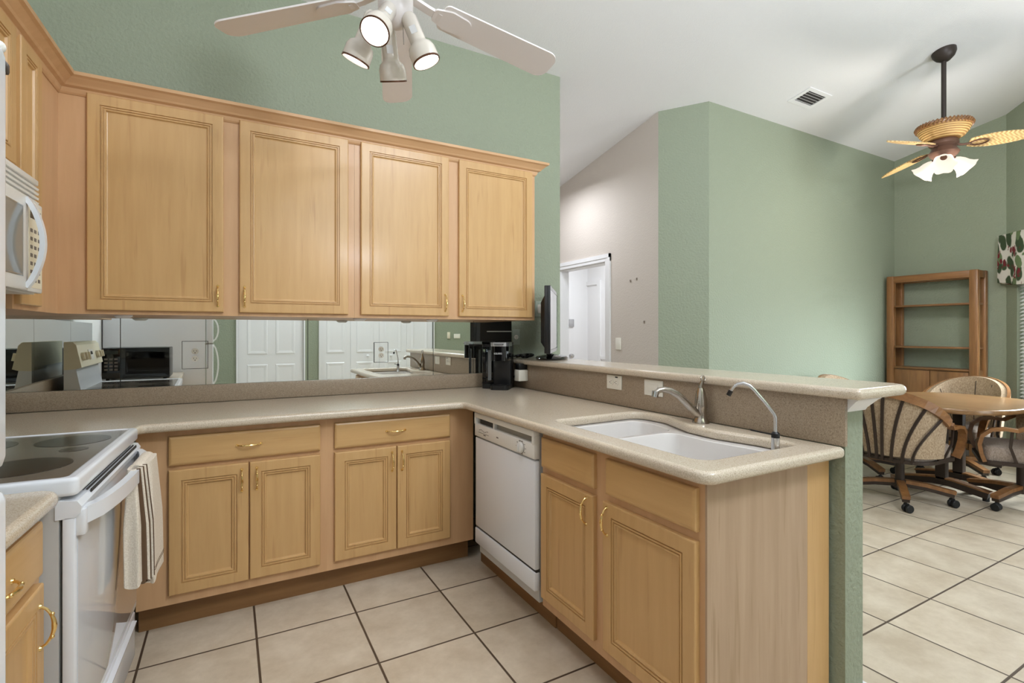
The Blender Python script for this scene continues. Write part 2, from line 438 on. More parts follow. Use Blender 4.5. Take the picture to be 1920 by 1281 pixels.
struct('floor', MB().box(-1.6, 8, -2.2, 7.2, -.1, 0), 'tile')
mb = MB()
P = [(-1.5, 7.0), (8, 7.0), (8, -.4), (-1.5, -.4)]
mb.prism(P, zc, lambda x, y: zc(x, y)+.12)
mb.prism([(-1.5, -.4), (8, -.4), (8, -2.0), (-1.5, -2.0)], lambda x, y: zc(x, min(y, -.40001)), lambda x, y: zc(x, y)+.12)
struct('ceiling', mb, 'ceil')
top = lambda x, y: zc(x, y)+.03
def wall(name, poly, m, z0=0): return struct(name, MB().prism(poly, z0, top), m)
wall('wall_back', [(-1.2, WY), (2.247, WY), (2.247, WY+.12), (-1.2, WY+.12)], 'green')
a, b_ = LP(-.965, 3.35), LP(-.965, -1.6)
wall('wall_left', [a[:2], b_[:2], (b_[0]-.12, b_[1]), (a[0]-.12, a[1])], 'white_wall')
# hall wall with the doorway, the angled corner and the long dining wall
HX = 3.35
mb = MB(); 
mb.prism([(HX, 3.33), (HX, 4.05), (HX+.12, 4.05), (HX+.12, 3.38)], 0, top)
mb.prism([(HX, 4.88), (HX, 6.6), (HX+.12, 6.6), (HX+.12, 4.88)], 0, top)
mb.prism([(HX, 4.05), (HX, 4.88), (HX+.12, 4.88), (HX+.12, 4.05)], 2.03, top)
struct('wall_hall', mb, 'beige')
wall('wall_angled', [(HX, 3.33), (3.674, 3.05), (3.674, 3.17), (HX+.12, 3.38)], 'green')
wall('wall_dining', [(3.674, 3.05), (6.996, 3.05), (6.996, 3.17), (3.674, 3.17)], 'green')
wall('wall_right', [(6.876, 3.17), (6.876, 2.058), (6.996, 2.02), (6.996, 3.17)], 'green')
# window wall at 45 degrees with its opening
d = Vector((-.652, -.758)); nrm = Vector((.758, -.652)); p0 = Vector((6.876, 2.058))
W = lambda s, o=0: tuple(p0+d*s+nrm*o)
W0, W1, WZ0, WZ1, WE = .14, 1.62, .62, 2.20, 2.55
mb = MB()
mb.prism([W(0), W(W0), W(W0, .12), W(0, .12)], 0, top)
mb.prism([W(W1), W(WE), W(WE, .12), W(W1, .12)], 0, top)
mb.prism([W(W0), W(W1), W(W1, .12), W(W0, .12)], 0, WZ0)
mb.prism([W(W0), W(W1), W(W1, .12), W(W0, .12)], WZ1, top)
struct('wall_window', mb, 'green')
e = W(WE)
wall('wall_side', [e, (e[0], -1.6), (e[0]+.12, -1.6), (e[0]+.12, e[1])], 'green')
# wall behind the camera: panelled doors, switches and the sliding glass door
RY = -1.47
mb = MB()
for x0, x1, z0 in ((-1.3, .10, 0), (.10, .95, 2.04), (.95, 1.18, 0), (1.18, 2.95, 2.04), (2.95, 3.85, 0), (3.85, e[0]+.1, 2.2)):
    mb.prism([(x0, RY), (x1, RY), (x1, RY-.12), (x0, RY-.12)], z0, top)
struct('wall_rear', mb, 'green')
mb = MB(); mb.box(.08, .10, RY-.01, RY+.02, 0, 2.06).box(.95, .97, RY-.01, RY+.02, 0, 2.06).box(.08, .97, RY-.01, RY+.02, 2.04, 2.10)
mb.box(1.16, 1.18, RY-.01, RY+.02, 0, 2.06).box(2.95, 2.97, RY-.01, RY+.02, 0, 2.06).box(1.16, 2.97, RY-.01, RY+.02, 2.04, 2.10)
struct('trim_1', mb, 'white_paint')
def panel_door(mb, x0, x1, z0, z1, y, cols, rows, stile, mid):
    """moulded panels facing +y at plane y"""
    mb.box(x0, x1, y-.035, y, z0, z1)
    cw = (x1-x0-stile*2-mid*(cols-1))/cols
    for (r0, r1) in rows:
        for c in range(cols):
            a = x0+stile+c*(cw+mid)
            pr = [(0, -.002), (.010, .006), (.024, .006), (.05, .0015)]
            vs = []
            for i, h in pr: vs += [(a+i, y+h, r0+i), (a+cw-i, y+h, r0+i), (a+cw-i, y+h, r1-i), (a+i, y+h, r1-i)]
            fs = [(q*4+k, q*4+(k+1) % 4, (q+1)*4+(k+1) % 4, (q+1)*4+k) for q in range(3) for k in range(4)]+[(12, 13, 14, 15)]
            mb.add(vs, fs)
    return mb
def knob(parent, x, y, z, m, r=.022, dirv=(0, 1, 0)):
    q = Vector(dirv).to_track_quat('Z', 'Y').to_matrix().to_4x4()
    return MB().lathe([(.0, 0), (r*1.1, 0), (r*1.1, .006), (r*.4, .012), (r*.4, .03), (r, .04), (r*1.05, .052), (r*.7, .064), (0, .066)], (x, y, z), 16, q).build('knob', m, parent)
ROWS = [(.17, .86), (1.00, 1.92)]
d1 = struct('door_1', panel_door(MB(), .102, .948, .01, 2.035, RY-.015, 2, ROWS, .11, .10), 'white_paint')
bf = thing('bifold_closet_door', 'white four-leaf folding closet door reflected in the mirror behind the sink', 'door', (1.182, RY-.02, 0))
for k in range(4):
    x0 = .0+k*.4415
    panel_door(MB(), x0+.001, x0+.4395, .01, 2.035, 0, 1, ROWS, .085, .1).build('leaf', 'white_paint', bf)
for x in (.70, 1.07): knob(bf, x, .0, .95, 'white_paint', .016)
tag(MB().box(0, .115, 0, .012, 0, .075, .003).xf(Matrix.Translation((3.32, RY, 1.215))).build('wall_switch', 'plate'),
    'wide pale switch plate reflected in the mirror beside the thermostat', 'switch')
tag(MB().box(0, .05, 0, .02, 0, .11, .005).xf(Matrix.Translation((3.20, RY, 1.21))).build('thermostat', 'cream'),
    'small cream thermostat reflected in the mirror left of a wide switch plate', 'thermostat')
# sliding glass door (behind the camera; daylight comes through it)
mb = MB()
for x0, x1 in ((3.85, 3.90), (4.70, 4.76), (5.5, e[0]-.02)): mb.box(x0, x1, RY-.09, RY-.03, 0, 2.2)
mb.box(3.85, e[0]-.02, RY-.09, RY-.03, 0, .06).box(3.85, e[0]-.02, RY-.09, RY-.03, 2.14, 2.2)
d3 = struct('door_3', mb, 'white_paint')
MB().box(3.9, 5.5, RY-.062, RY-.058, .06, 2.14).build('glass', 'pane', d3)
# window on the angled wall: frame, pane, blind
th = math.atan2(d.y, d.x)
WMAT = Matrix.Translation((p0.x, p0.y, 0)) @ Matrix.Rotation(th, 4, 'Z')   # local x runs along the wall, local +y points out of the room... check sign
sgn = 1 if (Matrix.Rotation(th, 2) @ Vector((0, 1))).dot(nrm) > 0 else -1
mb = MB()
for x0, x1, z0, z1 in ((W0, W0+.05, WZ0, WZ1), (W1-.05, W1, WZ0, WZ1), (W0, W1, WZ0, WZ0+.05), (W0, W1, WZ1-.05, WZ1), (W0, W1, 1.38, 1.43)):
    mb.box(x0, x1, sgn*.06, sgn*.10, z0, z1)
wn = struct('window_1', mb.xf(WMAT), 'white_paint')
MB().box(W0+.05, W1-.05, sgn*.078, sgn*.082, WZ0+.05, WZ1-.05).xf(WMAT).build('pane', 'pane', wn)
bl = thing('window_blind', 'white slatted blind covering the window beside the wooden shelf unit', 'blind', (p0.x, p0.y, 0), th)
mb = MB(); z = WZ0+.03
while z < WZ1-.06:
    ca, sa = math.cos(R(38)), math.sin(R(38)); hw = .020
    mb.add([(W0+.012, sgn*.03-sgn*hw*ca, z-hw*sa), (W1-.012, sgn*.03-sgn*hw*ca, z-hw*sa), (W1-.012, sgn*.03+sgn*hw*ca, z+hw*sa), (W0+.012, sgn*.03+sgn*hw*ca, z+hw*sa),
            (W0+.012, sgn*.03-sgn*hw*ca, z-hw*sa+.003), (W1-.012, sgn*.03-sgn*hw*ca, z-hw*sa+.003), (W1-.012, sgn*.03+sgn*hw*ca, z+hw*sa+.003), (W0+.012, sgn*.03+sgn*hw*ca, z+hw*sa+.003)],
           [(0, 1, 2, 3), (7, 6, 5, 4), (0, 4, 5, 1), (1, 5, 6, 2), (2, 6, 7, 3), (3, 7, 4, 0)])
    z += .036
mb.build('slats', 'blind', bl)
MB().box(W0+.005, W1-.005, sgn*.005, sgn*.05, WZ1-.05, WZ1-.003).build('headrail', 'blind', bl)
vl = thing('valance', 'floral fabric valance with red berries and green leaves above the window', 'valance', (p0.x, p0.y, 0), th)
mb = MB(); loops = []
for z, o in ((1.79, .0), (1.80, .0), (2.0, .004), (2.27, 0), (2.285, 0)):
    L_ = []
    for k in range(41):
        u = k/40; x = .03+u*1.75; sc = .012*math.cos(u*PI*14)
        L_.append((x, -sgn*(.085+sc*(1 if z < 2.2 else .3)), z+(.02*math.cos(u*PI*6) if z < 1.85 else 0)))
    L_.append((1.78, -sgn*.001, z)); L_.append((.03, -sgn*.001, z)); loops.append(L_)
mb.loft(loops, True, True).build('fabric', 'floral', vl)
# room beyond the doorway
wall('wall_far', [(2.1, 6.5), (5.2, 6.5), (5.2, 6.62), (2.1, 6.62)], 'white_wall')
wall('wall_entry', [(5.0, 3.3), (5.12, 3.3), (5.12, 6.6), (5.0, 6.6)], 'white_wall')
wall('wall_entry_near', [(HX+.12, 3.40), (5.1, 3.40), (5.1, 3.30), (HX+.12, 3.30)], 'white_wall')
wall('wall_passage', [(2.13, WY+.12), (2.247, WY+.12), (2.247, 6.6), (2.13, 6.6)], 'beige')
mb = MB()      # casing of the doorway
cas = [(0, 0), (.078, 0), (.078, .012), (.05, .022), (.012, .02), (0, .014)]
for y0 in (3.975,):
    mb.prism([(HX-.02, 3.975), (HX-.02, 3.99), (HX-.014, 4.05), (HX, 4.05), (HX, 3.975)], 0, 2.105)
mb.prism([(HX-.02, 4.955), (HX-.014, 4.88), (HX, 4.88), (HX, 4.955)], 0, 2.105)
mb.box(HX-.02, HX, 3.975, 4.955, 2.065, 2.105).box(HX-.014, HX, 3.975, 4.955, 2.03, 2.065)
mb.box(HX, HX+.12, 4.05, 4.062, 0, 2.03).box(HX, HX+.12, 4.868, 4.88, 0, 2.03).box(HX, HX+.12, 4.05, 4.88, 2.018, 2.03)
struct('trim_2', mb, 'white_paint')
mb = MB().box(4.975, 5.0, 6.16, 6.24, 0, 2.06).box(4.975, 5.0, 6.16, 6.5, 2.06, 2.12).box(4.985, 5.0, 3.4, 6.16, .90, .95)
struct('trim_3', mb, 'white_paint')
fd = struct('door_2', panel_door(MB(), 0, .92, .01, 2.03, 0, 2, ROWS, .11, .10).xf(Matrix.Translation((4.70, 6.46, 0)) @ Matrix.Rotation(PI, 4, 'Z')), 'white_paint')
knob(fd, 4.64, 6.46, .95, 'chrome', .03, (0, -1, 0))
MB().box(4.60, 4.69, 6.435, 6.46, 1.40, 1.52, .008).build('deadbolt', 'silver', fd)
tag(MB().box(0, .012, 0, .075, 0, .115, .003).xf(Matrix.Translation((HX-.012, 3.82, 1.14))).build('wall_switch', 'plate'),
    'white light switch on the beige hall wall right of the doorway', 'switch')
for k, (x, y, z) in enumerate(((HX, 3.685, 1.80), (HX, 3.60, 1.812), (HX, 3.50, 1.405))):
    o = MB().tube([(x+.002, y, z), (x-.008, y, z+.002), (x-.016, y, z+.006)], [.003, .003, .004], 8).box(x-.006, x, y-.006, y+.006, z-.014, z+.012, .002).build('wall_hook', 'nickel')
    tag(o, ('small nail hook high on the beige wall, nearer the doorway', 'small nail hook high on the beige wall, nearer the green corner', 'small nail low on the beige wall beside the green corner')[k], 'hook', 'hooks on the beige wall')
# half wall that carries the bar, with white trim under the bar top
HW0, HW1, HWE = 1.806, 1.915, .945
struct('wall_half', MB().box(HW0, HW1, HWE, WY, 0, 1.082), 'green')
mb = MB()
prof = [(0, 1.036), (.006, 1.036), (.010, 1.045), (.014, 1.050), (.034, 1.074), (.040, 1.078), (.040, 1.083), (0, 1.083)]
def molding(mb, path, prof, close=False):     # path of (point, outward offset vector): profile swept with mitres
    loops = [[(p[0]+o[0]*a, p[1]+o[1]*a, z) for a, z in prof] for p, o in path]
    return mb.loft(loops, True, True, False)
molding(mb, [((HW0, HWE), (0, -1)), ((HW1, HWE), (1, -1)), ((HW1, WY), (1, 0))], prof)
struct('trim_4', mb, 'white_paint')
mb = MB().box(3.674, 6.876, 3.035, 3.05, 0, .09).box(6.861, 6.876, 2.06, 3.035, 0, .09)
mb.box(HW1, HW1+.013, HWE, WY, 0, .09).box(HW0-.002, HW1+.013, HWE-.013, HWE, 0, .09)
struct('baseboard_dining', mb, 'white_paint')
struct('baseboard_hall', MB().box(HX-.014, HX, 3.34, 3.975, 0, .09), 'white_paint')

# ------------------------------------------------------------------ cabinet parts
DOORPROF = [(0, .020), (0, .004), (.002, .001), (.005, 0), (.046, 0), (.0472, .006), (.0500, .006), (.0515, .0010), (.056, .0010), (.0575, .0065),
            (.0600, .0065), (.0615, .0025), (.066, .003), (.069, .010), (.073, .0115)]
DRAWPROF = [(0, .020), (0, .006), (.003, .003), (.009, .0005), (.013, 0)]
def pull(parent, x, y, z, horiz, L=.098):
    pts = []; rad = []
    for k in range(13):
        u = k/12; a = u*PI
        s_ = (u-.5)*L; o = -.026*math.sin(a)**.6 if 0 < k < 12 else 0
        pts.append((s_, o, 0) if horiz else (0, o, s_)); rad.append(.0032+.0026*max(0, 1-abs(u-.5)*3.2))
    mb = MB().tube(pts, rad, 8)
    for s_ in (-L/2, L/2):
        q = (s_, 0, 0) if horiz else (0, 0, s_); q2 = (s_, -.004, 0) if horiz else (0, -.004, s_)
        mb.cyl(q, q2, .0065, .005, 10)
    for u in (-.27, .27):
        q = (u*L, -.022, 0) if horiz else (0, -.022, u*L)
        mb.ell(q, .0052, .0052, .0052, 10, 6)
    mb.xf(Matrix.Translation((x, y, z)))
    return mb.build('handle', 'brass', parent)
def cdoor(root, x0, x1, z0, z1, y, hx, hz, prof=DOORPROF):
    d_ = MB().rings(x0, x1, z0, z1, [(i, y+o) for i, o in prof]).build('door', 'maple', root)
    if hx is not None: pull(d_, hx, y, hz, False)
    return d_
def cdrawer(root, x0, x1, z0, z1, y, handle=True):
    d_ = MB().rings(x0, x1, z0, z1, [(i, y+o) for i, o in DRAWPROF]).build('drawer', 'maple_h', root)
    if handle: pull(d_, (x0+x1)/2, y, (z0+z1)/2, True)
    return d_
# base cabinets on the back wall (local frame = world, empties at their bases)
def relocate(root, x, y, z=0):
    """move the empty to the base while the parts stay where they are"""
    for ch in root.children:
        ch.data.transform(Matrix.Translation((-x, -y, -z)))
        for g in ch.children: g.data.transform(Matrix.Translation((-x, -y, -z)))
    root.location = (x, y, z)
BY, BF = 2.619, 2.639
def base_box(root, x0, x1, yf, yb, z0=.124, z1=.882, kick=True, ends=True):
    MB().box(x0, x1, yf, yb, z0, z1).build('carcass', 'frame', root)
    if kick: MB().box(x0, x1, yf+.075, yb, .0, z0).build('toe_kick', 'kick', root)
c = thing('base_cabinet', 'maple base cabinet beside the range with one wide drawer over two doors', 'cabinet')
base_box(c, -.345, .4215, BF, 3.25)
cdrawer(c, -.2295, .3877, .7275, .854, BY)
cdoor(c, -.2295, .0765, .1686, .708, BY, .049, .63)
cdoor(c, .0815, .3877, .1686, .708, BY, .110, .63)
relocate(c, .04, 2.95)
c = thing('base_cabinet', 'maple base cabinet left of the dishwasher with one drawer over two doors', 'cabinet')
base_box(c, .4215, 1.215, BF, 3.25)
cdrawer(c, .4552, 1.0687, .7275, .854, BY)
cdoor(c, .4552, .7654, .1686, .708, BY, .742, .63)
cdoor(c, .7704, 1.0687, .1686, .708, BY, .795, .63)
relocate(c, .79, 2.95)
# sink base in the peninsula, built facing -y then turned to face -x
PX, PF = 1.165, 1.185
pm = lambda: Matrix.Rotation(R(-90), 4, 'Z')    # local (x,y) -> world (y,-x): local -y faces world -x
c = thing('sink_base_cabinet', 'maple sink cabinet in the peninsula with two false drawers over two doors', 'cabinet', (0, 0, 0), R(-90))
# local x = -world y ; local y = world x
MB().box(-1.855, -.996, PF, PF+.019, .124, .882).box(-1.855, -1.84, PF+.019, 1.78, .124, .86).box(-1.01, -.9965, PF+.019, 1.78, .124, .86).box(-1.84, -1.01, 1.77, 1.785, .124, .86).box(-1.84, -1.01, PF+.019, 1.77, .124, .142).build('carcass', 'frame', c)
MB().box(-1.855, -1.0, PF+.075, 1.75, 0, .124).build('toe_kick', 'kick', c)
MB().box(-.996, -.989, PF-.001, 1.665, 0, .882).build('end_panel', 'endpanel', c)
MB().box(-.996, -.9885, 1.665, 1.788, 0, .882).build('filler_strip', 'maple', c)
cdrawer(c, -1.843, -1.484, .7275, .854, PX, False)
cdrawer(c, -1.419, -1.016, .7275, .854, PX, False)
cdoor(c, -1.843, -1.484, .1686, .700, PX, -1.525, .635)
cdoor(c, -1.430, -1.016, .1686, .700, PX, -1.405, .635)

# ------------------------------------------------------------------ countertops and splashbacks
CZ0, CZ1 = .883, .921
cut = fillet([(1.235, 1.045), (1.235, 1.845), (1.735, 1.865), (1.745, 1.70), (1.665, 1.50), (1.655, 1.36), (1.690, 1.20), (1.705, 1.045)], [.05, .05, .06, .1, .12, .12, .1, .05])
a0 = LP(-.962, 2.415); a1 = LP(-.325, 2.415); a2 = LP(-.325, 2.60)
out = fillet([a0[:2], a1[:2], (-.315, 2.57), (1.122, 2.57), (1.122, .935), (1.793, .935), (1.793, 3.25), (LP(-.962, 3.25)[0], 3.25)],
             [0, .02, .02, .025, .05, .015, 0, 0])
o = slab('countertop', [out, cut], CZ0, CZ1, .016, 'counter')
tag(o, 'speckled beige L-shaped kitchen worktop with a sink cut into the peninsula', 'countertop')
pts = [LP(-.962, .56)[:2], LP(-.315, .56)[:2], LP(-.315, 1.642)[:2], LP(-.962, 1.642)[:2]]
o = slab('countertop', [fillet(pts, [0, .01, .05, 0])], CZ0, CZ1, .016, 'counter')
tag(o, 'short speckled beige counter between the range and the refrigerator', 'countertop')
tag(MB().box(-.99, 1.79, 3.25, WY, CZ1, 1.017, .003).build('backsplash', 'splash'),
    'low tan stone splashback along the back wall under the mirror', 'backsplash')
tag(MB().box(1.79, HW0, .937, 3.25, CZ1, 1.083, .002).build('backsplash', 'splash'),
    'tan stone splashback rising behind the sink up to the raised bar', 'backsplash')
mb = MB().box(-.965, -.945, 1.0, 3.24, CZ1, 1.017, .003).xf(LM)
tag(mb.build('backsplash', 'splash'), 'low tan stone splashback on the left wall behind the range', 'backsplash')
BZ0, BZ1 = 1.084, 1.121
o = slab('bar_top', [fillet([(1.755, WY), (1.755, .872), (2.105, .872), (2.105, WY)], [0, .018, .07, 0], 8)], BZ0, BZ1, .0165, 'counter')
tag(o, 'raised speckled beige bar top on the half wall behind the sink', 'bar top')

# ------------------------------------------------------------------ mirrors
mr = thing('mirror_splashback', 'long wall mirror panels between back counter and upper cabinets', 'mirror', (.4, WY, 1.017))
for x0, x1 in ((-.962, -.491), (-.491, .411), (.411, 1.205), (1.205, 1.505), (1.505, 1.814)):
    MB().box(x0+.002, x1-.0015, WY-.006, WY-.001, 1.018, 1.388).xf(Matrix.Translation((-.4, -WY, -1.017))).build('mirror_panel', 'mirror', mr)
MB().box(-.962, 1.814, WY-.001, WY, 1.018, 1.388).xf(Matrix.Translation((-.4, -WY, -1.017))).build('backing', 'seam', mr)
q = LP(-.965, 1.5)
ml = thing('mirror_splashback', 'wall mirror panels on the left wall above the range', 'mirror', (q[0], q[1], 1.017), PHI)
for y0, y1 in ((-.5, .30), (.30, 1.20), (1.20, 1.745)):
    MB().box(.001, .006, y0+.002, y1-.0015, 0, .37).build('mirror_panel', 'mirror', ml)
MB().box(0, .001, -.5, 1.745, 0, .37).build('backing', 'seam', ml)

# ------------------------------------------------------------------ outlets and plates
def outlet(name, label, x, y, z, m='plate', size=(.072, .115), n=2, rz=0, horiz=False, rocker=False, gfci=False, cat='outlet', group=None, clear=False):
    t = thing(name, label, cat, (x, y, z), rz, group)
    wd, hg = size
    MB().box(-wd/2, wd/2, -.006, 0, -hg/2, hg/2, 0 if clear else .0025).build('cover_plate', m, t)
    if clear:
        mb = MB()
        for (x0, x1, z0, z1) in ((-wd/2, wd/2, hg/2-.0015, hg/2+.001), (-wd/2, wd/2, -hg/2-.001, -hg/2+.0015), (-wd/2-.001, -wd/2+.0015, -hg/2, hg/2), (wd/2-.0015, wd/2+.001, -hg/2, hg/2)):
            mb.box(x0, x1, -.0068, -.001, z0, z1)
        mb.build('plate_edge', 'seam', t)
    if rocker:
        r_ = MB().box(-.033, .033, -.009, -.006, -.017, .017, .002) if horiz else MB().box(-.017, .017, -.009, -.006, -.033, .033, .002)
        r_.build('rocker', 'plate', t)
    else:
        for s_ in ((-.02, .02) if n == 2 else (0,)):
            f = MB()
            q = Matrix.Rotation(R(90), 4, 'X')
            cx_, cz_ = (s_, 0) if horiz else (0, s_)
            f.lathe([(0, 0), (.0165, 0), (.0165, .0035), (0, .0035)], (cx_, -.006, cz_), 20, q)
            fo = f.build('receptacle', 'plate', t)
            g = MB()
            for dx, dz, ww, hh in ((-.006, .002, .002, .008), (.006, .002, .002, .007)):
                if horiz: dx, dz, ww, hh = dz, dx, hh, ww
                g.box(cx_+dx-ww/2, cx_+dx+ww/2, -.0102, -.0094, cz_+dz-hh/2, cz_+dz+hh/2)
            g.lathe([(0, 0), (.0026, 0), (.0026, .0008), (0, .0008)], (cx_-(.008 if horiz else 0), -.0094, cz_-(0 if horiz else .008)), 10, q)
            g.build('slots', 'slot', fo)
    if gfci: MB().box(.012, .030, -.008, -.006, hg/2-.012, hg/2-.006).build('indicator', 'slot', t)
    return t
outlet('wall_outlet', 'outlet in a clear-edged plate set in the mirror above the middle of the counter', .851, WY-.006, 1.178, 'mirror', (.088, .128), clear=True)
outlet('wall_outlet', 'outlet in a clear-edged plate set in the mirror near the left corner', -.164, WY-.006, 1.182, 'mirror', (.120, .150), clear=True)
outlet('wall_outlet', 'white outlet in the stone splashback, first from the coffee maker', 1.79, 2.093, 1.040, 'plate', (.118, .074), rz=R(-90), horiz=True, gfci=True)
outlet('wall_switch', 'white rocker switch in the stone splashback left of the faucet', 1.79, 1.807, 1.036, 'plate', (.122, .076), rz=R(-90), horiz=True, rocker=True, cat='switch')
outlet('phone_jack', 'pale wall plate on the green wall below the last upper cabinet', 1.852, WY, 1.272, 'green_plate', (.062, .115), n=1)
outlet('wall_switch', 'pale switch plate on the green wall behind the television', 2.055, WY, 1.485, 'green_plate', (.072, .118), rocker=True, cat='switch')
# plugged-in adapter in the corner
t = thing('power_adapter', 'white power adapter with a black plug beside the coffee maker', 'adapter', (1.752, 3.02, .975), R(-90))
MB().box(-.033, .033, -.036, .038, -.002, .075, .006).build('housing', 'plate', t)
MB().box(-.028, .026, -.030, .034, .075, .118, .006).build('plug', 'black', t)

# ------------------------------------------------------------------ wall cabinets on the back wall
UY, UF, UZ0, UZ1 = 2.860, 2.880, 1.386, 2.372
UD = [(-.550, -.026), (.0435, .5686), (.636, 1.157), (1.2235, 1.748)]
DZ0, DZ1 = 1.4035, 2.362
for (x0, x1, i, lab) in ((-.6505, .6035, 0, 'maple wall cabinet with the two largest upper doors, nearest the microwave'), (.6035, 1.775, 2, 'maple wall cabinet with two upper doors, nearest the television')):
    c = thing('wall_cabinet', lab, 'cabinet')
    MB().box(x0+.0005, x1-.0005, UF, WY-.007, UZ0, UZ1).build('carcass', 'frame', c)
    cdoor(c, UD[i][0], UD[i][1], DZ0, DZ1, UY, UD[i][1]-.024, 1.482)
    cdoor(c, UD[i+1][0], UD[i+1][1], DZ0, DZ1, UY, UD[i+1][0]+.022, 1.482)
    relocate(c, (x0+x1)/2, 3.07, UZ0)
# wall cabinets on the left wall (built facing -y in a local frame, turned to face +x)
# local frame: x = distance along the wall towards the back (unrotated world y), y = -(world x) ; rotated +90 deg
def left_thing(name, lab, cat, z=0, group=None):
    t = thing(name, lab, cat, LP(0, 0, 0), PHI+R(90), group); return t
LF = .650   # face frame plane: world x = -.650
c = left_thing('wall_cabinet', 'tall narrow maple wall cabinet in the left corner beside the microwave', 'cabinet')
MB().box(2.406, 3.262, LF, .957, UZ0, UZ1).build('carcass', 'frame', c)
cdoor(c, 2.422, 2.625, DZ0, DZ1, LF-.02, None, 0)
c = left_thing('wall_cabinet', 'maple wall cabinet above the white microwave', 'cabinet')
MB().box(1.640, 2.4055, LF, .957, 1.846, UZ1).build('carcass', 'frame', c)
cdoor(c, 1.66, 2.015, 1.885, DZ1, LF-.02, None, 0)
cdoor(c, 2.022, 2.382, 1.885, DZ1, LF-.02, None, 0)
# crown moulding, mitred round the corner and returned at the free end
CP = [(.0, 2.345), (.004, 2.345), (.010, 2.352), (.014, 2.362), (.016, 2.370), (.030, 2.376), (.036, 2.384), (.058, 2.404), (.070, 2.410), (.072, 2.424), (.0, 2.424)]
A = LP(-LF, 1.64); B_ = LP(-LF, 2.88); inner = (LP(-LF, UF)[0], UF)
ldir = Vector((A[0]-inner[0], A[1]-inner[1])).normalized()
lnorm = Vector((-ldir.y, ldir.x)); 
if lnorm.x < 0: lnorm = -lnorm
mit = Vector((1/1.0, -1/1.0))
# offset o with o.lnorm = 1 and o.(0,-1) = 1
oy = -1.0; ox = (1-oy*lnorm.y)/lnorm.x
mb = MB()
molding(mb, [((A[0], A[1]), tuple(lnorm)), (inner, (ox, oy)), ((1.775, UF), (1, -1)), ((1.775, WY), (1, 0))], CP)
o = tag(mb.build('crown_moulding', 'frame_h'), 'maple crown moulding running along the tops of the wall cabinets', 'crown moulding')
# under-cabinet puck lights (unlit white discs)
for k, x in enumerate((-.44, .66, 1.10)):
    tag(MB().lathe([(0, -.014), (.024, -.014), (.036, -.006), (.036, 0), (0, 0)], (x, 3.0, UZ0), 20).build('puck_light', 'white_paint'),
        ('white puck light under the cabinet, nearest the microwave', 'white puck light under the middle of the wall cabinets', 'white puck light under the cabinets, above the outlet in the mirror')[k], 'light', 'puck lights under the wall cabinets')

# ------------------------------------------------------------------ dishwasher (local x = -world y, local y = world x)
dw = thing('dishwasher', 'white built-in dishwasher between corner and sink cabinet', 'dishwasher', (0, 0, 0), R(-90))
DX = 1.145
MB().box(-2.465, -1.868, DX+.03, 1.75, .13, .880).build('body', 'grey_side', dw)
MB().box(-2.468, -1.862, DX+.004, DX+.03, .276, .748, .006).build('door', 'appliance', dw)
mb = MB()
mb.box(-2.468, -1.862, DX, DX+.03, .755, .822, .004)
mb.box(-2.468, -1.862, DX-.004, DX+.03, .852, .880, .006)
mb.box(-2.468, -2.452, DX-.003, DX+.03, .818, .856, .003).box(-1.880, -1.862, DX-.003, DX+.03, .818, .856, .003)
cp = mb.build('control_panel', 'appliance_soft', dw)
MB().box(-2.455, -1.878, DX+.022, DX+.03, .82, .855).build('handle_recess', 'vent_metal', cp)
MB().box(-2.43, -2.28, DX+.016, DX+.0225, .823, .846).build('latch_opening', 'vent_dark', cp)
MB().box(-2.26, -2.25, DX+.004, DX+.028, .822, .853).build('latch', 'appliance_soft', cp)
q = Matrix.Rotation(R(90), 4, 'X')
dk = MB().lathe([(0, 0), (.026, 0), (.026, .006), (.022, .012), (0, .013)], (-1.975, DX, .788), 24, q)
dk.box(-1.979, -1.971, DX-.022, DX-.010, .770, .806, .002).build('dial', 'appliance_soft', cp)
mb = MB()
for k in range(9):
    x = -2.41+k*.012; mb.box(x, x+.006, DX-.0006, DX, .792+.004*math.sin(k), .796+.004*math.sin(k))
mb.box(-2.42, -2.30, DX-.0006, DX, .780, .782).box(-2.36, -2.335, DX-.0006, DX, .772, .777).box(-2.215, -2.195, DX-.0006, DX, .786, .792)
for k in range(10):
    a = k/10*2*PI; x, z = -1.975+.04*math.cos(a), .788+.030*math.sin(a); mb.box(x-.005, x+.005, DX-.0006, DX, z-.0012, z+.0012)
mb.lathe([(.0265, 0), (.029, 0), (.029, .0008), (.0265, .0008)], (-1.975, DX, .788), 24, q)
mb.build('printed_markings', 'mark', cp)
MB().box(-2.466, -1.864, DX+.010, DX+.03, .262, .278).build('gap', 'vent_dark', dw)
MB().box(-2.468, -1.862, DX+.002, DX+.03, .185, .266, .005).build('kick_panel', 'appliance', dw)
MB().box(-2.62, -1.86, DX+.11, DX+.13, 0, .15).build('toe_kick', 'kick', dw)

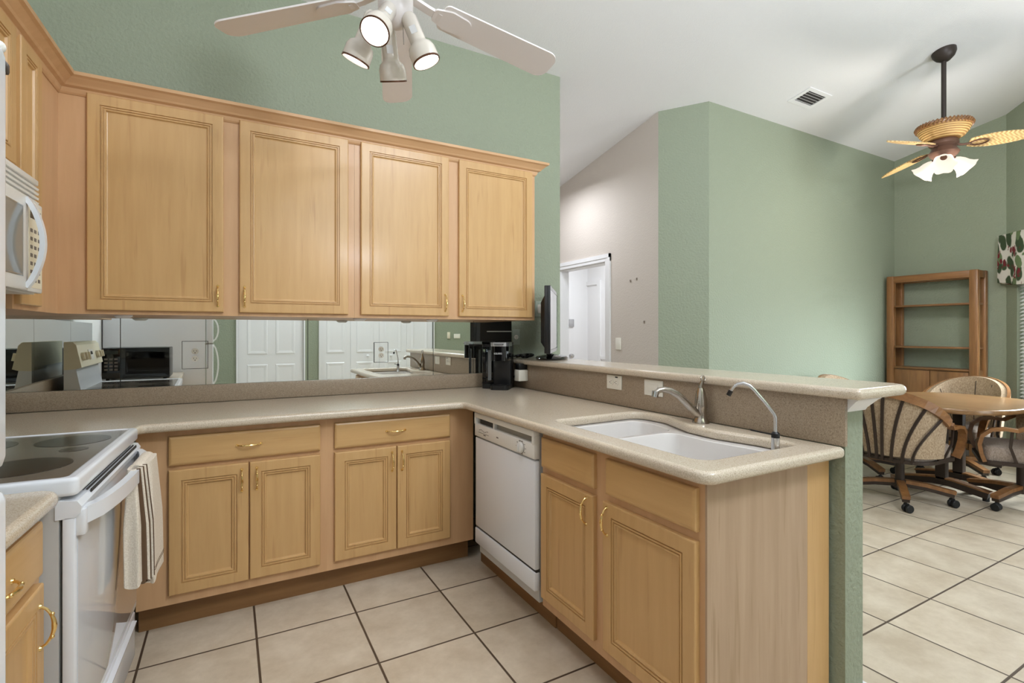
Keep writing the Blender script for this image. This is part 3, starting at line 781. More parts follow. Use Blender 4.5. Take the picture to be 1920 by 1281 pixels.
# ------------------------------------------------------------------ sink and taps
sk = thing('kitchen_sink', 'white double-bowl sink set under the peninsula counter', 'sink', (1.46, 1.45, .88))
T_ = lambda pl: [(x-1.46, y-1.45) for x, y in pl]
b1 = fillet([(1.262, 1.575), (1.262, 1.825), (1.70, 1.835), (1.70, 1.72), (1.665, 1.575)], [.05, .06, .07, .06, .05])
b2 = fillet([(1.262, 1.085), (1.262, 1.545), (1.625, 1.545), (1.618, 1.36), (1.645, 1.20), (1.655, 1.085)], [.06, .05, .05, .1, .1, .06])
big = fillet([(1.20, 1.01), (1.20, 1.885), (1.772, 1.885), (1.772, 1.01)], .04)
o = slab('rim', [T_(big), T_(b1), T_(b2)], -.012, .0025, .004, 'sink', sk, 3)
for bp, dep in ((b1, .15), (b2, .19)):
    p2 = T_(bp); cx_ = sum(p[0] for p in p2)/len(p2); cy_ = sum(p[1] for p in p2)/len(p2)
    loops = []
    for sc, z in ((1.0, -.001), (.985, -.010), (.955, -dep*.5), (.92, -dep*.85), (.86, -dep*.97), (.75, -dep), (.1, -dep-.004)):
        loops.append([(cx_+(x-cx_)*sc, cy_+(y-cy_)*sc, z) for x, y in p2])
    mb = MB().loft(loops, False, True); bo = mb.build('bowl', 'sink', sk)
    MB().lathe([(0, .001), (.03, .001), (.042, .004), (.045, .001), (.045, -.004), (0, -.004)], (cx_, cy_, -dep-.002), 24).build('drain', 'chrome', bo)
t = thing('kitchen_faucet', 'brushed metal single-lever faucet with a curved spout behind the sink', 'faucet', (1.742, 1.488, CZ1))
MB().lathe([(0, 0), (.034, 0), (.034, .008), (.027, .018), (.024, .030), (.024, .062), (.026, .066), (.026, .078), (.024, .100), (.018, .132), (.012, .148), (0, .150)], (0, 0, 0), 28).build('body', 'nickel', t)
mb = MB().tube([(0, 0, .145), (0, 0, .158), (.002, -.004, .172), (.004, -.008, .184)], [.010, .009, .008, .006], 12)
mb.tube([(.004+.011*math.cos(a), -.008+.003*math.sin(a), .188+.011*math.sin(a)) for a in [2*PI*k/14 for k in range(15)]], .0038, 8)
mb.build('lever', 'nickel', t)
sp = [(-.012, .0, .035), (-.035, .008, .052), (-.07, .018, .090), (-.105, .028, .122), (-.140, .038, .140), (-.168, .046, .146), (-.190, .052, .143), (-.205, .056, .132)]
s_ = MB().tube(sp, [.017, .017, .0155, .0145, .0135, .0125, .012, .0115], 14).build('spout', 'nickel', t)
MB().cyl((-.203, .0555, .140), (-.208, .057, .116), .0145, .0135, 14).build('aerator', 'chrome', s_)
t = thing('filter_tap', 'slim chrome filtered-water tap with a black lever at the sink corner', 'faucet', (1.612, 1.066, .8835))
MB().lathe([(0, 0), (.020, 0), (.020, .006), (.0135, .010), (.0135, .064), (0, .064)], (0, 0, 0), 20).build('body', 'chrome', t)
MB().lathe([(0, .064), (.0135, .064), (.0135, .078), (.008, .084), (0, .084)], (0, 0, 0), 16).build('collar', 'black', t)
MB().strip([(-.004, .004, .074), (-.03, .034, .080), (-.052, .058, .086)], .004, .012).build('lever', 'black', t)
dx, dy = -.56, .83
gp = [(0, 0, .08), (0, 0, .11), (0, 0, .132)]
for r_, z_ in ((.004, .144), (.030, .180), (.064, .222), (.080, .237), (.098, .244), (.116, .240), (.130, .228), (.140, .212)): gp.append((dx*r_, dy*r_, z_))
gn = MB().tube(gp, .0058, 10).build('spout', 'chrome', t)
MB().cyl((dx*.138, dy*.138, .216), (dx*.147, dy*.147, .199), .0082, .0082, 10).build('tip', 'black', gn)

# ------------------------------------------------------------------ left run: range, microwaves, base cabinet, refrigerator
rg = left_thing('electric_range', 'white electric range with a black glass cooktop and a dish towel on its door handle', 'range')
RX0, RX1 = 1.652, 2.410
MB().box(RX0, RX1, .328, .885, .06, .905).build('body', 'grey_side', rg)
MB().box(RX0+.03, RX1-.03, .36, .88, 0, .06).build('plinth', 'black_matte', rg)
mb = MB()     # enamel cooktop frame around the glass
GX0, GX1, GY0, GY1 = RX0+.026, RX1-.016, .322, .800
prof_out = fillet([(RX0-.004, .290), (RX1+.004, .290), (RX1+.004, .885), (RX0-.004, .885)], [.02, .02, .004, .004])
prof_in = fillet([(GX0, GY0), (GX1, GY0), (GX1, GY1), (GX0, GY1)], .012)
o = slab('cooktop_frame', [prof_out, prof_in], .893, .939, .010, 'appliance', rg, 3)
gl = MB().box(GX0-.004, GX1+.004, GY0-.004, GY1+.004, .92, .9355).build('cooktop_glass', 'glass_cooktop', rg)
for x, y, r in ((1.86, .465, .112), (2.235, .44, .10), (1.85, .690, .080), (2.235, .685, .10)):
    MB().lathe([(0, .9356), (r, .9356), (r, .9362), (0, .9362)], (x, y, 0), 48).build('burner', 'burner', gl)
MB().lathe([(0, .9356), (.036, .9356), (.036, .9361), (0, .9361)], (2.07, .40, 0), 32, Matrix.Rotation(0, 4, 'Z')).build('warning_light', 'burner', gl)
od = MB().box(RX0-.003, RX1+.003, .296, .322, .255, .845, .005).build('oven_door', 'appliance', rg)
MB().box(RX0+.012, RX1-.012, .2935, .297, .285, .80, .001).build('window', 'oven_glass', od)
mb = MB()
for s_, pts in (('t', [(RX0-.003, .296, .885), (RX1+.003, .296, .885)]),):
    mb.loft([[(x, .335, .838), (x, .298, .838), (x, .285, .850), (x, .283, .866), (x, .292, .880), (x, .335, .886)] for x in (RX0-.003, RX1+.003)], True, True, False)
tr = mb.build('vent_trim', 'appliance', od)
mb = MB()
for k in range(4):
    mb.box(RX0+.10, RX1-.06, .2855+k*.009, .2885+k*.009, .8745+k*.0026, .8830+k*.0016)
mb.build('vent_slots', 'vent_dark', tr)
hp = []
for k in range(15):
    u = k/14; hp.append((RX0+.02+u*(RX1-RX0-.04), .286-.048*math.sin(u*PI)**.55, .838))
mb = MB().strip(hp, .042, .022)
for x in (RX0+.002, RX1-.034): mb.box(x, x+.032, .276, .300, .79, .858, .006)
mb.build('handle', 'appliance', od)
dr = MB().box(RX0, RX1, .300, .325, .07, .238, .005).build('storage_drawer', 'appliance', rg)
MB().loft([[(x, .300, .225), (x, .286, .222), (x, .290, .205), (x, .300, .200)] for x in (RX0+.05, RX1-.05)], True, True, False).build('handle', 'appliance', dr)
MB().loft([[(x, .885, .93), (x, .800, .93), (x, .812, .99), (x, .826, 1.075), (x, .885, 1.09)] for x in (RX0, RX1)], True, True, False).build('riser', 'appliance', rg)
bgd = MB().loft([[(x, .885, 1.07), (x, .822, 1.075), (x, .798, 1.085), (x, .825, 1.225), (x, .842, 1.245), (x, .885, 1.245)] for x in (RX0-.002, RX1+.002)], True, True, False).build('backguard', 'cream', rg)
tilt = Matrix.Rotation(R(90-11), 4, 'X')
for x in (1.74, 1.83, 2.24, 2.33):
    MB().lathe([(0, 0), (.027, 0), (.025, .016), (.012, .018), (0, .018)], (0, 0, 0), 20).box(-.005, .005, -.024, .024, .016, .030, .002).xf(Matrix.Translation((x, .809, 1.15)) @ tilt).build('knob', 'cream', bgd)
MB().box(-.075, .075, -.035, .035, -.002, .002).xf(Matrix.Translation((2.035, .8085, 1.155)) @ tilt).build('display_panel', 'appliance_soft', bgd)
MB().box(-.02, .02, -.010, .012, 0, .004).xf(Matrix.Translation((2.035, .8075, 1.165)) @ tilt).build('clock', 'display', bgd)
# towel folded over the oven handle
tw = left_thing('dish_towel', 'cream dish towel with dark stripes hanging from the oven door handle', 'towel')
def towel_loops(x0, x1, y0, y1, zb, ph, zt=.862):
    loops = []
    for k in range(13):
        u = k/12; z = zt-(zt-zb)*u; L_ = []
        n = 40
        for i in range(n):
            a = 2*PI*i/n; ca, sa = math.cos(a), math.sin(a)
            cx_, cy_ = (x0+x1)/2, (y0+y1)/2
            wx = (x1-x0)/2*(.72+.28*min(1, u*2.2)); wy = (y1-y0)/2*(.55+.45*min(1, u*2.0))
            sg = lambda v: abs(v)**.55*(1 if v >= 0 else -1)
            rip = 1+.10*min(1, u*1.5)*math.sin(a*5+ph+u*.8)
            L_.append((cx_+wx*sg(ca)*rip, cy_+wy*sg(sa)*rip-.006*u, z+.006*math.sin(a*3+ph)*(u > .95)))
        loops.append(L_)
    return loops
mb = MB()
capl = [(2.075+.115*s_, .243, 0) for s_ in (-1, 1)]
mb.loft([[(x, .243+.026*math.cos(a), .838+.030*math.sin(a)) for a in [PI*k/10 for k in range(11)]]+[(x, .243-.018, .838), (x, .243+.018, .838)] for x in (2.07, 2.14, 2.22, 2.285)], True, True)
mb.loft(towel_loops(2.095, 2.300, .198, .246, .462, .3), True, True)
cl = mb.build('cloth', 'towel', tw)
MB().loft(towel_loops(2.010, 2.130, .222, .272, .49, 1.7), True, True).build('inner_fold', 'towel', tw)
mb = MB()
for k in (0, 2, 4): mb.loft(towel_loops(2.036+k*.014, 2.043+k*.014, .213-k*.003, .262, .492, .5+k), True, True)
mb.build('stripe', 'towel_stripe', tw)
mb = MB()
for k in (1, 3): mb.loft(towel_loops(2.036+k*.014, 2.045+k*.014, .212-k*.003, .262, .488, .5+k), True, True)
mb.build('middle_fold', 'towel', tw)
mb = MB()
for zz in (.500, .508):
    l0 = towel_loops(2.0945, 2.3005, .1975, .2465, .462, .3)
    u = (.862-zz)/(.862-.462); k = min(11, int(u*12)); f = u*12-k
    ring = [tuple(Vector(l0[k][i]).lerp(Vector(l0[k+1][i]), f)) for i in range(40)]
    mb.tube(ring+[ring[0]], .0011, 5)
mb.build('hem_stitching', 'towel_stripe', tw)
# microwave over the range
mw = left_thing('over_range_microwave', 'white over-the-range microwave with louvred top and curved handle', 'microwave')
MX0, MX1, MF = 1.648, 2.402, .590
MB().box(MX0, MX1, MF, .957, 1.437, 1.842).build('body', 'appliance_soft', mw)
MB().loft([[(x, MF+.02, 1.437), (x, MF+.06, 1.425), (x, .90, 1.418), (x, .95, 1.437)] for x in (MX0+.03, MX1-.20)], True, True, False).build('underside', 'vent_metal', mw)
mb = MB()
mb.box(MX0, MX1, MF-.012, MF, 1.822, 1.842, .004)
for k in range(4):
    z = 1.815-k*.0165; mb.loft([[(x, MF, z+.004), (x, MF-.013, z-.002), (x, MF-.011, z-.009), (x, MF, z-.008)] for x in (MX0, MX1)], True, True, False)
mb.build('louvre_grille', 'appliance_soft', mw)
XD = 2.255
dd = MB().box(MX0, XD, MF-.028, MF, 1.441, 1.752, .006).build('door', 'appliance_soft', mw)
MB().rings(MX0+.05, XD-.045, 1.485, 1.715, [(0, MF-.0285), (.004, MF-.0295), (.022, MF-.022), (.026, MF-.022)]).build('window', 'mw_window', dd)
MB().box(XD+.002, MX1, MF-.022, MF, 1.441, 1.752, .005).build('control_panel', 'appliance_soft', mw)
kp = MB().box(XD+.018, MX1-.012, MF-.0235, MF-.0215, 1.455, 1.735).build('keypad', 'cream', mw)
mb = MB()
for r_ in range(7):
    for c_ in range(3): mb.box(XD+.030+c_*.034, XD+.050+c_*.034, MF-.0242, MF-.0234, 1.475+r_*.028, 1.487+r_*.028)
mb.build('buttons', 'mark', kp)
MB().box(XD+.03, MX1-.025, MF-.0245, MF-.0235, 1.690, 1.722).build('clock', 'display', kp)
hp = []
for k in range(13):
    u = k/12; hp.append((XD-.012, MF-.026-.043*math.sin(u*PI)**.8, 1.452+u*.295))
MB().strip(hp, .022, .014, (1, 0, 0)).build('handle', 'appliance', dd)
# base cabinet beside the range
c = left_thing('base_cabinet', 'maple base cabinet left of the range with one drawer over a door', 'cabinet')
MB().box(.585, 1.640, .362, .957, .124, .882).build('carcass', 'frame', c)
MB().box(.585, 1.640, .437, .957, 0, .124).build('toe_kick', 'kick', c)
cdrawer(c, 1.135, 1.605, .7275, .854, .342)
cdoor(c, 1.135, 1.605, .1686, .708, .342, 1.575, .615)
cdrawer(c, .62, 1.09, .7275, .854, .342)
cdoor(c, .62, 1.09, .1686, .708, .342, .65, .615)
# black countertop microwave seen in the mirror
bm_ = thing('countertop_microwave', 'black microwave on the short counter, reflected in the wall mirror', 'microwave', (-.665, 1.275, CZ1), R(179))
MB().box(-.225, .225, -.15, .17, .012, .262, .006).build('body', 'black', bm_)
MB().rings(-.222, .10, .018, .258, [(0, -.150), (0, -.165), (.03, -.166), (.034, -.160), (.05, -.160)]).build('door', 'black_gloss', bm_)
cpn = MB().box(.104, .222, -.163, -.15, .018, .258, .003).build('control_panel', 'black_gloss', bm_)
MB().box(.118, .208, -.1645, -.1625, .212, .240).build('display', 'display', cpn)
mb = MB()
for r_ in range(4):
    for c_ in range(3): mb.box(.120+c_*.032, .142+c_*.032, -.1645, -.1625, .08+r_*.028, .096+r_*.028)
mb.build('buttons', 'mark', cpn)
for x in (-.19, .19):
    for y in (-.12, .14): MB().cyl((x, y, 0), (x, y, .013), .012, .012, 10).build('foot', 'rubber', bm_)
# refrigerator at the near end of the left run
fr = left_thing('refrigerator', 'white refrigerator with a freezer door over the main door at the picture edge', 'refrigerator')
FX0, FX1 = -.19, .538
MB().box(FX0, FX1-.004, .135, .955, .02, 1.515, .004).build('body', 'appliance', fr)
u_ = MB().box(FX0, FX1, .066, .130, 1.197, 1.515, .012, 3).build('freezer_door', 'appliance', fr)
l_ = MB().box(FX0, FX1, .066, .130, .075, 1.188, .012, 3).build('fridge_door', 'appliance', fr)
def fh(z0, z1, par):
    pts = []
    for k in range(11):
        u = k/10; pts.append((FX0+.05, .062-.05*math.sin(u*PI)**.6, z0+(z1-z0)*u))
    MB().strip(pts, .03, .016, (1, 0, 0)).build('handle', 'appliance_soft', par)
fh(1.21, 1.47, u_); fh(.72, 1.175, l_)
MB().box(FX1-.05, FX1-.004, .072, .14, 1.1885, 1.1965).build('centre_hinge', 'vent_metal', fr)
MB().box(FX1-.010, FX1-.0004, .0665, .076, 1.494, 1.503, .002).build('hinge_cap', 'bronze', fr)
MB().ell((FX1-.007, .071, 1.5125), .004, .004, .0045).build('hinge_cover', 'appliance_soft', fr)
MB().box(FX0+.02, FX1-.02, .10, .14, .0, .07).build('grille', 'vent_metal', fr)

# ------------------------------------------------------------------ coffee maker, television
cm = thing('coffee_maker', 'black single-cup coffee maker with a clear water tank in the counter corner', 'coffee maker', (1.632, 3.075, CZ1), R(-40))
MB().box(-.062, .062, .0, .115, .012, .305, .012).build('body', 'black', cm)
mb = MB().loft([[(-.062+.004*(1-s_), -.10+.0*s_, 0) for s_ in (0,)]+[], ] if False else [fillet([(-.062, -.105), (.062, -.105), (.062, .115), (-.062, .115)], [.03, .03, .01, .01])] and [[(x, y, z) for x, y in fillet([(-.062, -.105), (.062, -.105), (.062, .115), (-.062, .115)], [.03, .03, .01, .01])] for z in (0, .03)], True, True)
mb.build('base', 'black', cm)
MB().lathe([(0, .03), (.045, .03), (.046, .033), (0, .034)], (0, -.055, 0), 24).build('drip_tray', 'black_matte', cm)
hd = fillet([(-.062, -.100), (.062, -.100), (.062, .115), (-.062, .115)], [.035, .035, .01, .01])
h = MB().loft([[(x, y, z) for x, y in hd] for z in (.195, .292)], True, True).build('brew_head', 'black_gloss', cm)
text('brand_lettering', 'KEURIG', .0165, 'label_white', Matrix.Translation((-.005, -.1012, .243)) @ Matrix.Rotation(R(90), 4, 'X'), h)
hd2 = fillet([(-.063, -.102), (.063, -.102), (.063, .06), (-.063, .06)], [.035, .035, .01, .01])
lid = MB().loft([[(x, y, z) for x, y in hd2] for z in (.292, .318)], True, True).build('lid', 'silver', cm)
MB().strip([(-.03, -.098, .306), (-.028, -.112, .305), (.028, -.112, .305), (.03, -.098, .306)], .008, .006).build('handle', 'chrome', lid)
MB().box(-.062, .062, .055, .115, .303, .318, .005).build('rear_cap', 'black', cm)
tk = fillet([(-.138, -.02), (-.066, -.02), (-.066, .11), (-.138, .11)], .02)
tn = MB().loft([[(x, y, z) for x, y in tk] for z in (.03, .285)], True, True).build('water_tank', 'clear', cm)
MB().loft([[(x, y, z) for x, y in tk] for z in (.285, .30)], True, True).build('tank_lid', 'black', cm)
MB().loft([[(x, y, z) for x, y in tk] for z in (0, .03)], True, True).build('tank_base', 'black', cm)
MB().box(-.112, -.088, .055, .06, .05, .26).build('tank_level', 'grey_side', tn)
q0 = Vector((1.60, 3.20, CZ1+.006))
tag(MB().tube([(1.625, 3.185, CZ1+.05), (1.600, 3.205, CZ1+.075), (1.560, 3.212, CZ1+.060), (1.545, 3.200, CZ1+.030), (1.552, 3.185, CZ1+.007), (1.59, 3.18, CZ1+.005), (1.63, 3.21, CZ1+.005), (1.70, 3.22, CZ1+.006), (1.735, 3.16, CZ1+.03), (1.745, 3.055, CZ1+.11)], .0042, 8).build('power_cable', 'black'),
    'black power cord looping behind the coffee maker', 'cord')
tv = thing('television', 'small black flat-screen television seen edge-on at the wall end of the bar', 'television', (1.955, 2.945, BZ1), R(52))
MB().box(-.33, .33, -.012, .022, .050, .482, .004).build('cabinet', 'black', tv)
MB().rings(-.33, .33, .050, .482, [(0, -.012), (.001, -.017), (.022, -.018), (.024, -.0145)]).build('bezel', 'black_gloss', tv)
MB().box(-.304, .304, -.0165, -.0140, .078, .456).build('screen', 'screen', tv)
bk = MB().loft([[(-.27, .022, .08), (.27, .022, .08), (.27, .022, .43), (-.27, .022, .43)], [(-.22, .055, .12), (.22, .055, .12), (.22, .055, .38), (-.22, .055, .38)]], True, True, False).build('back_cover', 'black_matte', tv)
mb = MB().box(-.14, -.02, .0552, .0562, .33, .345).box(.02, .10, .0552, .0562, .35, .358).box(-.16, .16, .0552, .0562, .19, .198)
mb.build('back_label', 'label_white', bk)
MB().box(-.045, .045, .0, .035, .01, .09, .006).build('neck', 'black', tv)
MB().lathe([(0, 0), (.185, 0), (.195, .010), (.18, .022), (.08, .034), (0, .036)], (0, 0, 0), 36, Matrix.Diagonal((1, .58, 1, 1))).build('base', 'black_gloss', tv)
cb = []
for k in range(120):
    u = k/119; cb.append((1.790+.10*u+.035*math.sin(u*31), 3.165-.05*math.sin(u*PI)+.045*math.cos(u*27), BZ1+.010+.016*abs(math.sin(u*16))))
tag(MB().tube(cb, .0085, 7).build('cable', 'black'), 'tangle of black cables lying on the bar beside the television', 'cable')

# ------------------------------------------------------------------ white kitchen ceiling fan with four spotlights
KX, KY = .505, 1.74
kf = thing('ceiling_fan', 'white ceiling fan with four lit spotlights above the kitchen', 'ceiling fan', (KX, KY, 0))
cz_ = zc(KX, KY)
MB().lathe([(0, cz_-.07), (.03, cz_-.07), (.062, cz_-.03), (.068, cz_+.02), (0, cz_+.02)], (0, 0, 0), 28).build('canopy', 'fan_white', kf)
MB().cyl((0, 0, 2.66), (0, 0, cz_-.05), .0125).build('downrod', 'fan_white', kf)
MB().lathe([(0, 2.69), (.03, 2.69), (.06, 2.67), (.105, 2.64), (.115, 2.60), (.115, 2.54), (.10, 2.50), (.07, 2.485), (0, 2.485)], (0, 0, 0), 36).build('motor', 'fan_white', kf)
def blade_out(r0, r1, w0, w1, tip=.045):
    return fillet([(r0, -w0/2), (r1, -w1/2), (r1, w1/2), (r0, w0/2)], [.02, tip, tip, .02], 8)
def place_blade(mb, ang, z, pitch, droop):
    return mb.xf(Matrix.Translation((0, 0, z)) @ Matrix.Rotation(ang, 4, 'Z') @ Matrix.Rotation(droop, 4, 'Y') @ Matrix.Rotation(pitch, 4, 'X'))
for k in range(5):
    an = R(73+72*k)
    bl_ = place_blade(MB().prism(blade_out(.17, .655, .115, .138), -.003, .003), an, 2.478, R(-11), R(7.3)).build('blade', 'fan_white', kf)
    mb = MB().strip([(.06, 0, .012), (.12, 0, .0), (.17, 0, -.006)], .012, .03, (0, 0, 1))
    pad = fillet([(.14, -.025), (.20, -.045), (.285, -.036), (.285, .036), (.20, .045), (.14, .025)], [.015, .03, .03, .03, .03, .015])
    mb.prism(pad, -.010, -.003)
    place_blade(mb, an, 2.478, R(-11), R(7.3)).build('blade_iron', 'fan_white', kf)
MB().lathe([(0, 2.485), (.055, 2.485), (.06, 2.46), (.06, 2.42), (.048, 2.39), (.03, 2.37), (0, 2.36)], (0, 0, 0), 32).build('light_fitter', 'fan_white', kf)
rv = Vector((math.cos(YAW), -math.sin(YAW), 0)); fv = Vector((math.sin(YAW), math.cos(YAW), 0)); zv = Vector((0, 0, 1))
for (lat, dep, z, ax) in ((-.140, .0, 2.247, (-.42, .14, -.9)), (.108, .0, 2.243, (.38, .08, -.92)), (-.038, -.13, 2.272, (-.16, -.55, -.80)), (-.034, .115, 2.232, (.02, .46, -.88))):
    a_ = (rv*ax[0]+fv*ax[1]+zv*ax[2]).normalized()
    lens = rv*lat+fv*dep+zv*z
    m4 = Matrix.Translation(lens) @ a_.to_track_quat('Z', 'Y').to_matrix().to_4x4()
    hs = MB().lathe([(0, -.172), (.020, -.170), (.027, -.158), (.028, -.075), (.030, -.066), (.042, -.056), (.0475, -.040), (.0485, -.004), (.0465, 0), (.0455, -.006)], (0, 0, 0), 32, m4).build('spot_head', 'spot_white', kf)
    MB().lathe([(.0445, -.004), (.0488, -.005), (.0490, .0005), (.0450, .001)], (0, 0, 0), 32, m4).build('rim', 'copper', hs)
    MB().lathe([(0, -.003), (.030, -.003), (.0452, -.005)], (0, 0, 0), 32, m4).build('lens', 'lens', hs)
    lc = m4.inverted() @ (Vector(cam.location)-Vector((KX, KY, 0)))
    MB().box(-.011, .011, .0270, .0284, -.118, -.092).xf(m4 @ Matrix.Rotation(math.atan2(lc.y, lc.x)-PI/2, 4, 'Z')).build('sticker', 'label_white', hs)
    st = lens-a_*.160
    MB().tube([st, st*.5+Vector((0, 0, 2.40))*.5+Vector((0, 0, .02)), Vector((st.x*.25, st.y*.25, 2.42))], .010, 10).build('swivel_arm', 'spot_white', kf)
    sl = bpy.data.lights.new('spot_lamp', 'SPOT'); sl.energy = 6.5; sl.color = (.93, .94, 1); sl.spot_size = R(118); sl.spot_blend = .55; sl.shadow_soft_size = .035
    so = bpy.data.objects.new('spot_lamp', sl); COL.objects.link(so)
    so.location = Vector((KX, KY, 0))+lens+a_*.006; so.rotation_euler = a_.to_track_quat('-Z', 'Y').to_euler()
MB().tube([(.02, -.02, 2.37), (.022, -.022, 2.30)], .0015, 6).build('pull_chain', 'chrome', kf)

# ------------------------------------------------------------------ rattan ceiling fan over the dining table
RXc, RYc = 4.985, 1.866
rf = thing('ceiling_fan', 'bronze ceiling fan with rattan blades, woven basket and glass lights', 'ceiling fan', (RXc, RYc, 0))
cz_ = zc(RXc, RYc)
sl_ = Matrix.Translation((0, 0, cz_)) @ Matrix.Rotation(math.atan(-.184), 4, 'X')
MB().lathe([(0, -.085), (.03, -.082), (.062, -.055), (.078, -.025), (.08, .0), (0, .0)], (0, 0, 0), 32, sl_).build('canopy', 'bronze', rf)
MB().cyl((0, 0, 2.92), (0, 0, cz_-.06), .0165).build('downrod', 'bronze', rf)
MB().lathe([(0, 2.935), (.155, 2.952), (.174, 2.962), (.178, 2.950), (.172, 2.930), (.156, 2.893), (.130, 2.860), (.098, 2.842), (.0, 2.838)], (0, 0, 0), 44).build('basket', 'basket', rf)
mb = MB()
for k in range(44):
    a = 2*PI*k/44; mb.tube([(.173*math.cos(a), .173*math.sin(a), 2.932), (.181*math.cos(a+.08), .181*math.sin(a+.08), 2.950), (.172*math.cos(a+.16), .172*math.sin(a+.16), 2.966)], .0085, 6)
mb.build('braided_rim', 'oak', rf)
MB().lathe([(0, 2.842), (.085, 2.842), (.095, 2.825), (.095, 2.805), (.075, 2.785), (.085, 2.765), (.10, 2.74), (.085, 2.715), (.05, 2.69), (.04, 2.665), (0, 2.655)], (0, 0, 0), 36).build('motor_housing', 'bronze_red', rf)
for an, pit, dr_ in ((R(66), R(-14), R(7)), (R(168), R(-17), R(3)), (R(-50), R(-16), R(-2))):
    n = 15; outl = []
    for k in range(n):
        u = k/(n-1); r_ = .16+u*.45; wd = .078*math.sin(PI*min(1, (u*.93+.07))**.8)**.65+.006; outl.append((r_, wd))
    pl = [(r_, -w_) for r_, w_ in outl]+[(r_, w_) for r_, w_ in outl[::-1]]
    place_blade(MB().prism(pl, -.004, .004), an, 2.80, pit, dr_).build('blade', 'weave', rf)
    mb = MB().tube([(.07, 0, .0), (.12, 0, -.012), (.17, 0, -.010)], [.011, .009, .008], 8)
    lp = [(.17+.055*(1-math.cos(a)), .034*math.sin(a), -.009) for a in [2*PI*k/20 for k in range(21)]]
    mb.tube(lp, .006, 6)
    place_blade(mb, an, 2.80, pit, dr_).build('blade_iron', 'bronze_red', rf)
for an in (R(200), R(320), R(80)):
    dv = Vector((math.cos(an), math.sin(an), 0)); ax_ = (dv*.75+Vector((0, 0, -.66))).normalized()
    m4 = Matrix.Translation(Vector((0, 0, 2.69))+dv*.07) @ ax_.to_track_quat('Z', 'Y').to_matrix().to_4x4()
    loops = []
    for z, r_, w_ in ((.0, .020, 0), (.02, .036, 0), (.05, .050, 0), (.08, .056, .01), (.105, .066, .05), (.125, .080, .09)):
        loops.append([tuple(m4 @ Vector((r_*(1+w_*math.cos(6*a))*math.cos(a), r_*(1+w_*math.cos(6*a))*math.sin(a), z))) for a in [2*PI*k/36 for k in range(36)]])
    MB().loft(loops, True, False).build('glass_shade', 'shade_glass', rf)
    MB().lathe([(0, -.012), (.018, -.012), (.022, .010), (0, .012)], (0, 0, 0), 16, m4).build('lamp_holder', 'bronze_red', rf)
pl_ = bpy.data.lights.new('shade_lamp', 'POINT'); pl_.energy = 23; pl_.color = (1, .94, .88); pl_.shadow_soft_size = .10
po = bpy.data.objects.new('shade_lamp', pl_); COL.objects.link(po); po.location = (RXc, RYc, 2.42)

# ------------------------------------------------------------------ ceiling vent
th_ = math.atan(-.184)
vt = thing('ceiling_vent', 'white slatted air vent on the sloping ceiling', 'vent', (4.535, 2.672, zc(4.535, 2.672)))
vt.rotation_euler = (th_, 0, 0)
mb = MB()
for x0, x1, y0, y1 in ((-.165, .165, -.105, -.07), (-.165, .165, .07, .105), (-.165, -.125, -.07, .07), (.125, .165, -.07, .07)): mb.box(x0, x1, y0, y1, -.008, 0)
mb.build('frame', 'white_paint', vt)
mb = MB()
for k in range(5):
    y = -.062+.028*k
    mb.add([(x, y+a, z+o) for a, z in ((0, -.0125), (.013, -.003)) for x in (-.125, .125) for o in (0, .0015)],
           [(0, 1, 3, 2), (4, 6, 7, 5), (0, 4, 5, 1), (2, 3, 7, 6), (0, 2, 6, 4), (1, 5, 7, 3)])
mb.build('slats', 'white_paint', vt)
MB().box(-.125, .125, -.07, .07, -.0012, -.0004).build('opening', 'vent_dark', vt)

# ------------------------------------------------------------------ dining furniture
tb = thing('dining_table', 'oak dining table with rounded corners and a dark pedestal', 'table', (5.28, 1.93, 0))
pts = []
for k in range(64):
    a = 2*PI*k/64; ca, sa = math.cos(a), math.sin(a); e_ = 2/2.7
    pts.append((.645*abs(ca)**e_*(1 if ca >= 0 else -1), .50*abs(sa)**e_*(1 if sa >= 0 else -1)))
slab('tabletop', [pts], .702, .742, .012, 'oak_table', tb, 3)
MB().box(-.30, .30, -.22, .22, .672, .703).build('apron', 'metal_brown', tb)
for x in (-.16, .16):
    MB().box(x-.033, x+.033, -.035, .035, .08, .69, .004).build('column', 'metal_brown', tb)
for y0 in (-.26, .26): pass
for x in (-.16, .16):
    MB().strip([(x, -.30, .045), (x, -.06, .085), (x, .06, .085), (x, .30, .045)], .05, .06).build('foot', 'metal_brown', tb)
    MB().strip([(x, -.31, .072), (x, -.06, .115), (x, .06, .115), (x, .31, .072)], .012, .066).build('foot_cap', 'oak', tb)
    for y in (-.28, .28): MB().cyl((x, y, 0), (x, y, .03), .022, .022, 12).build('glide', 'rubber', tb)

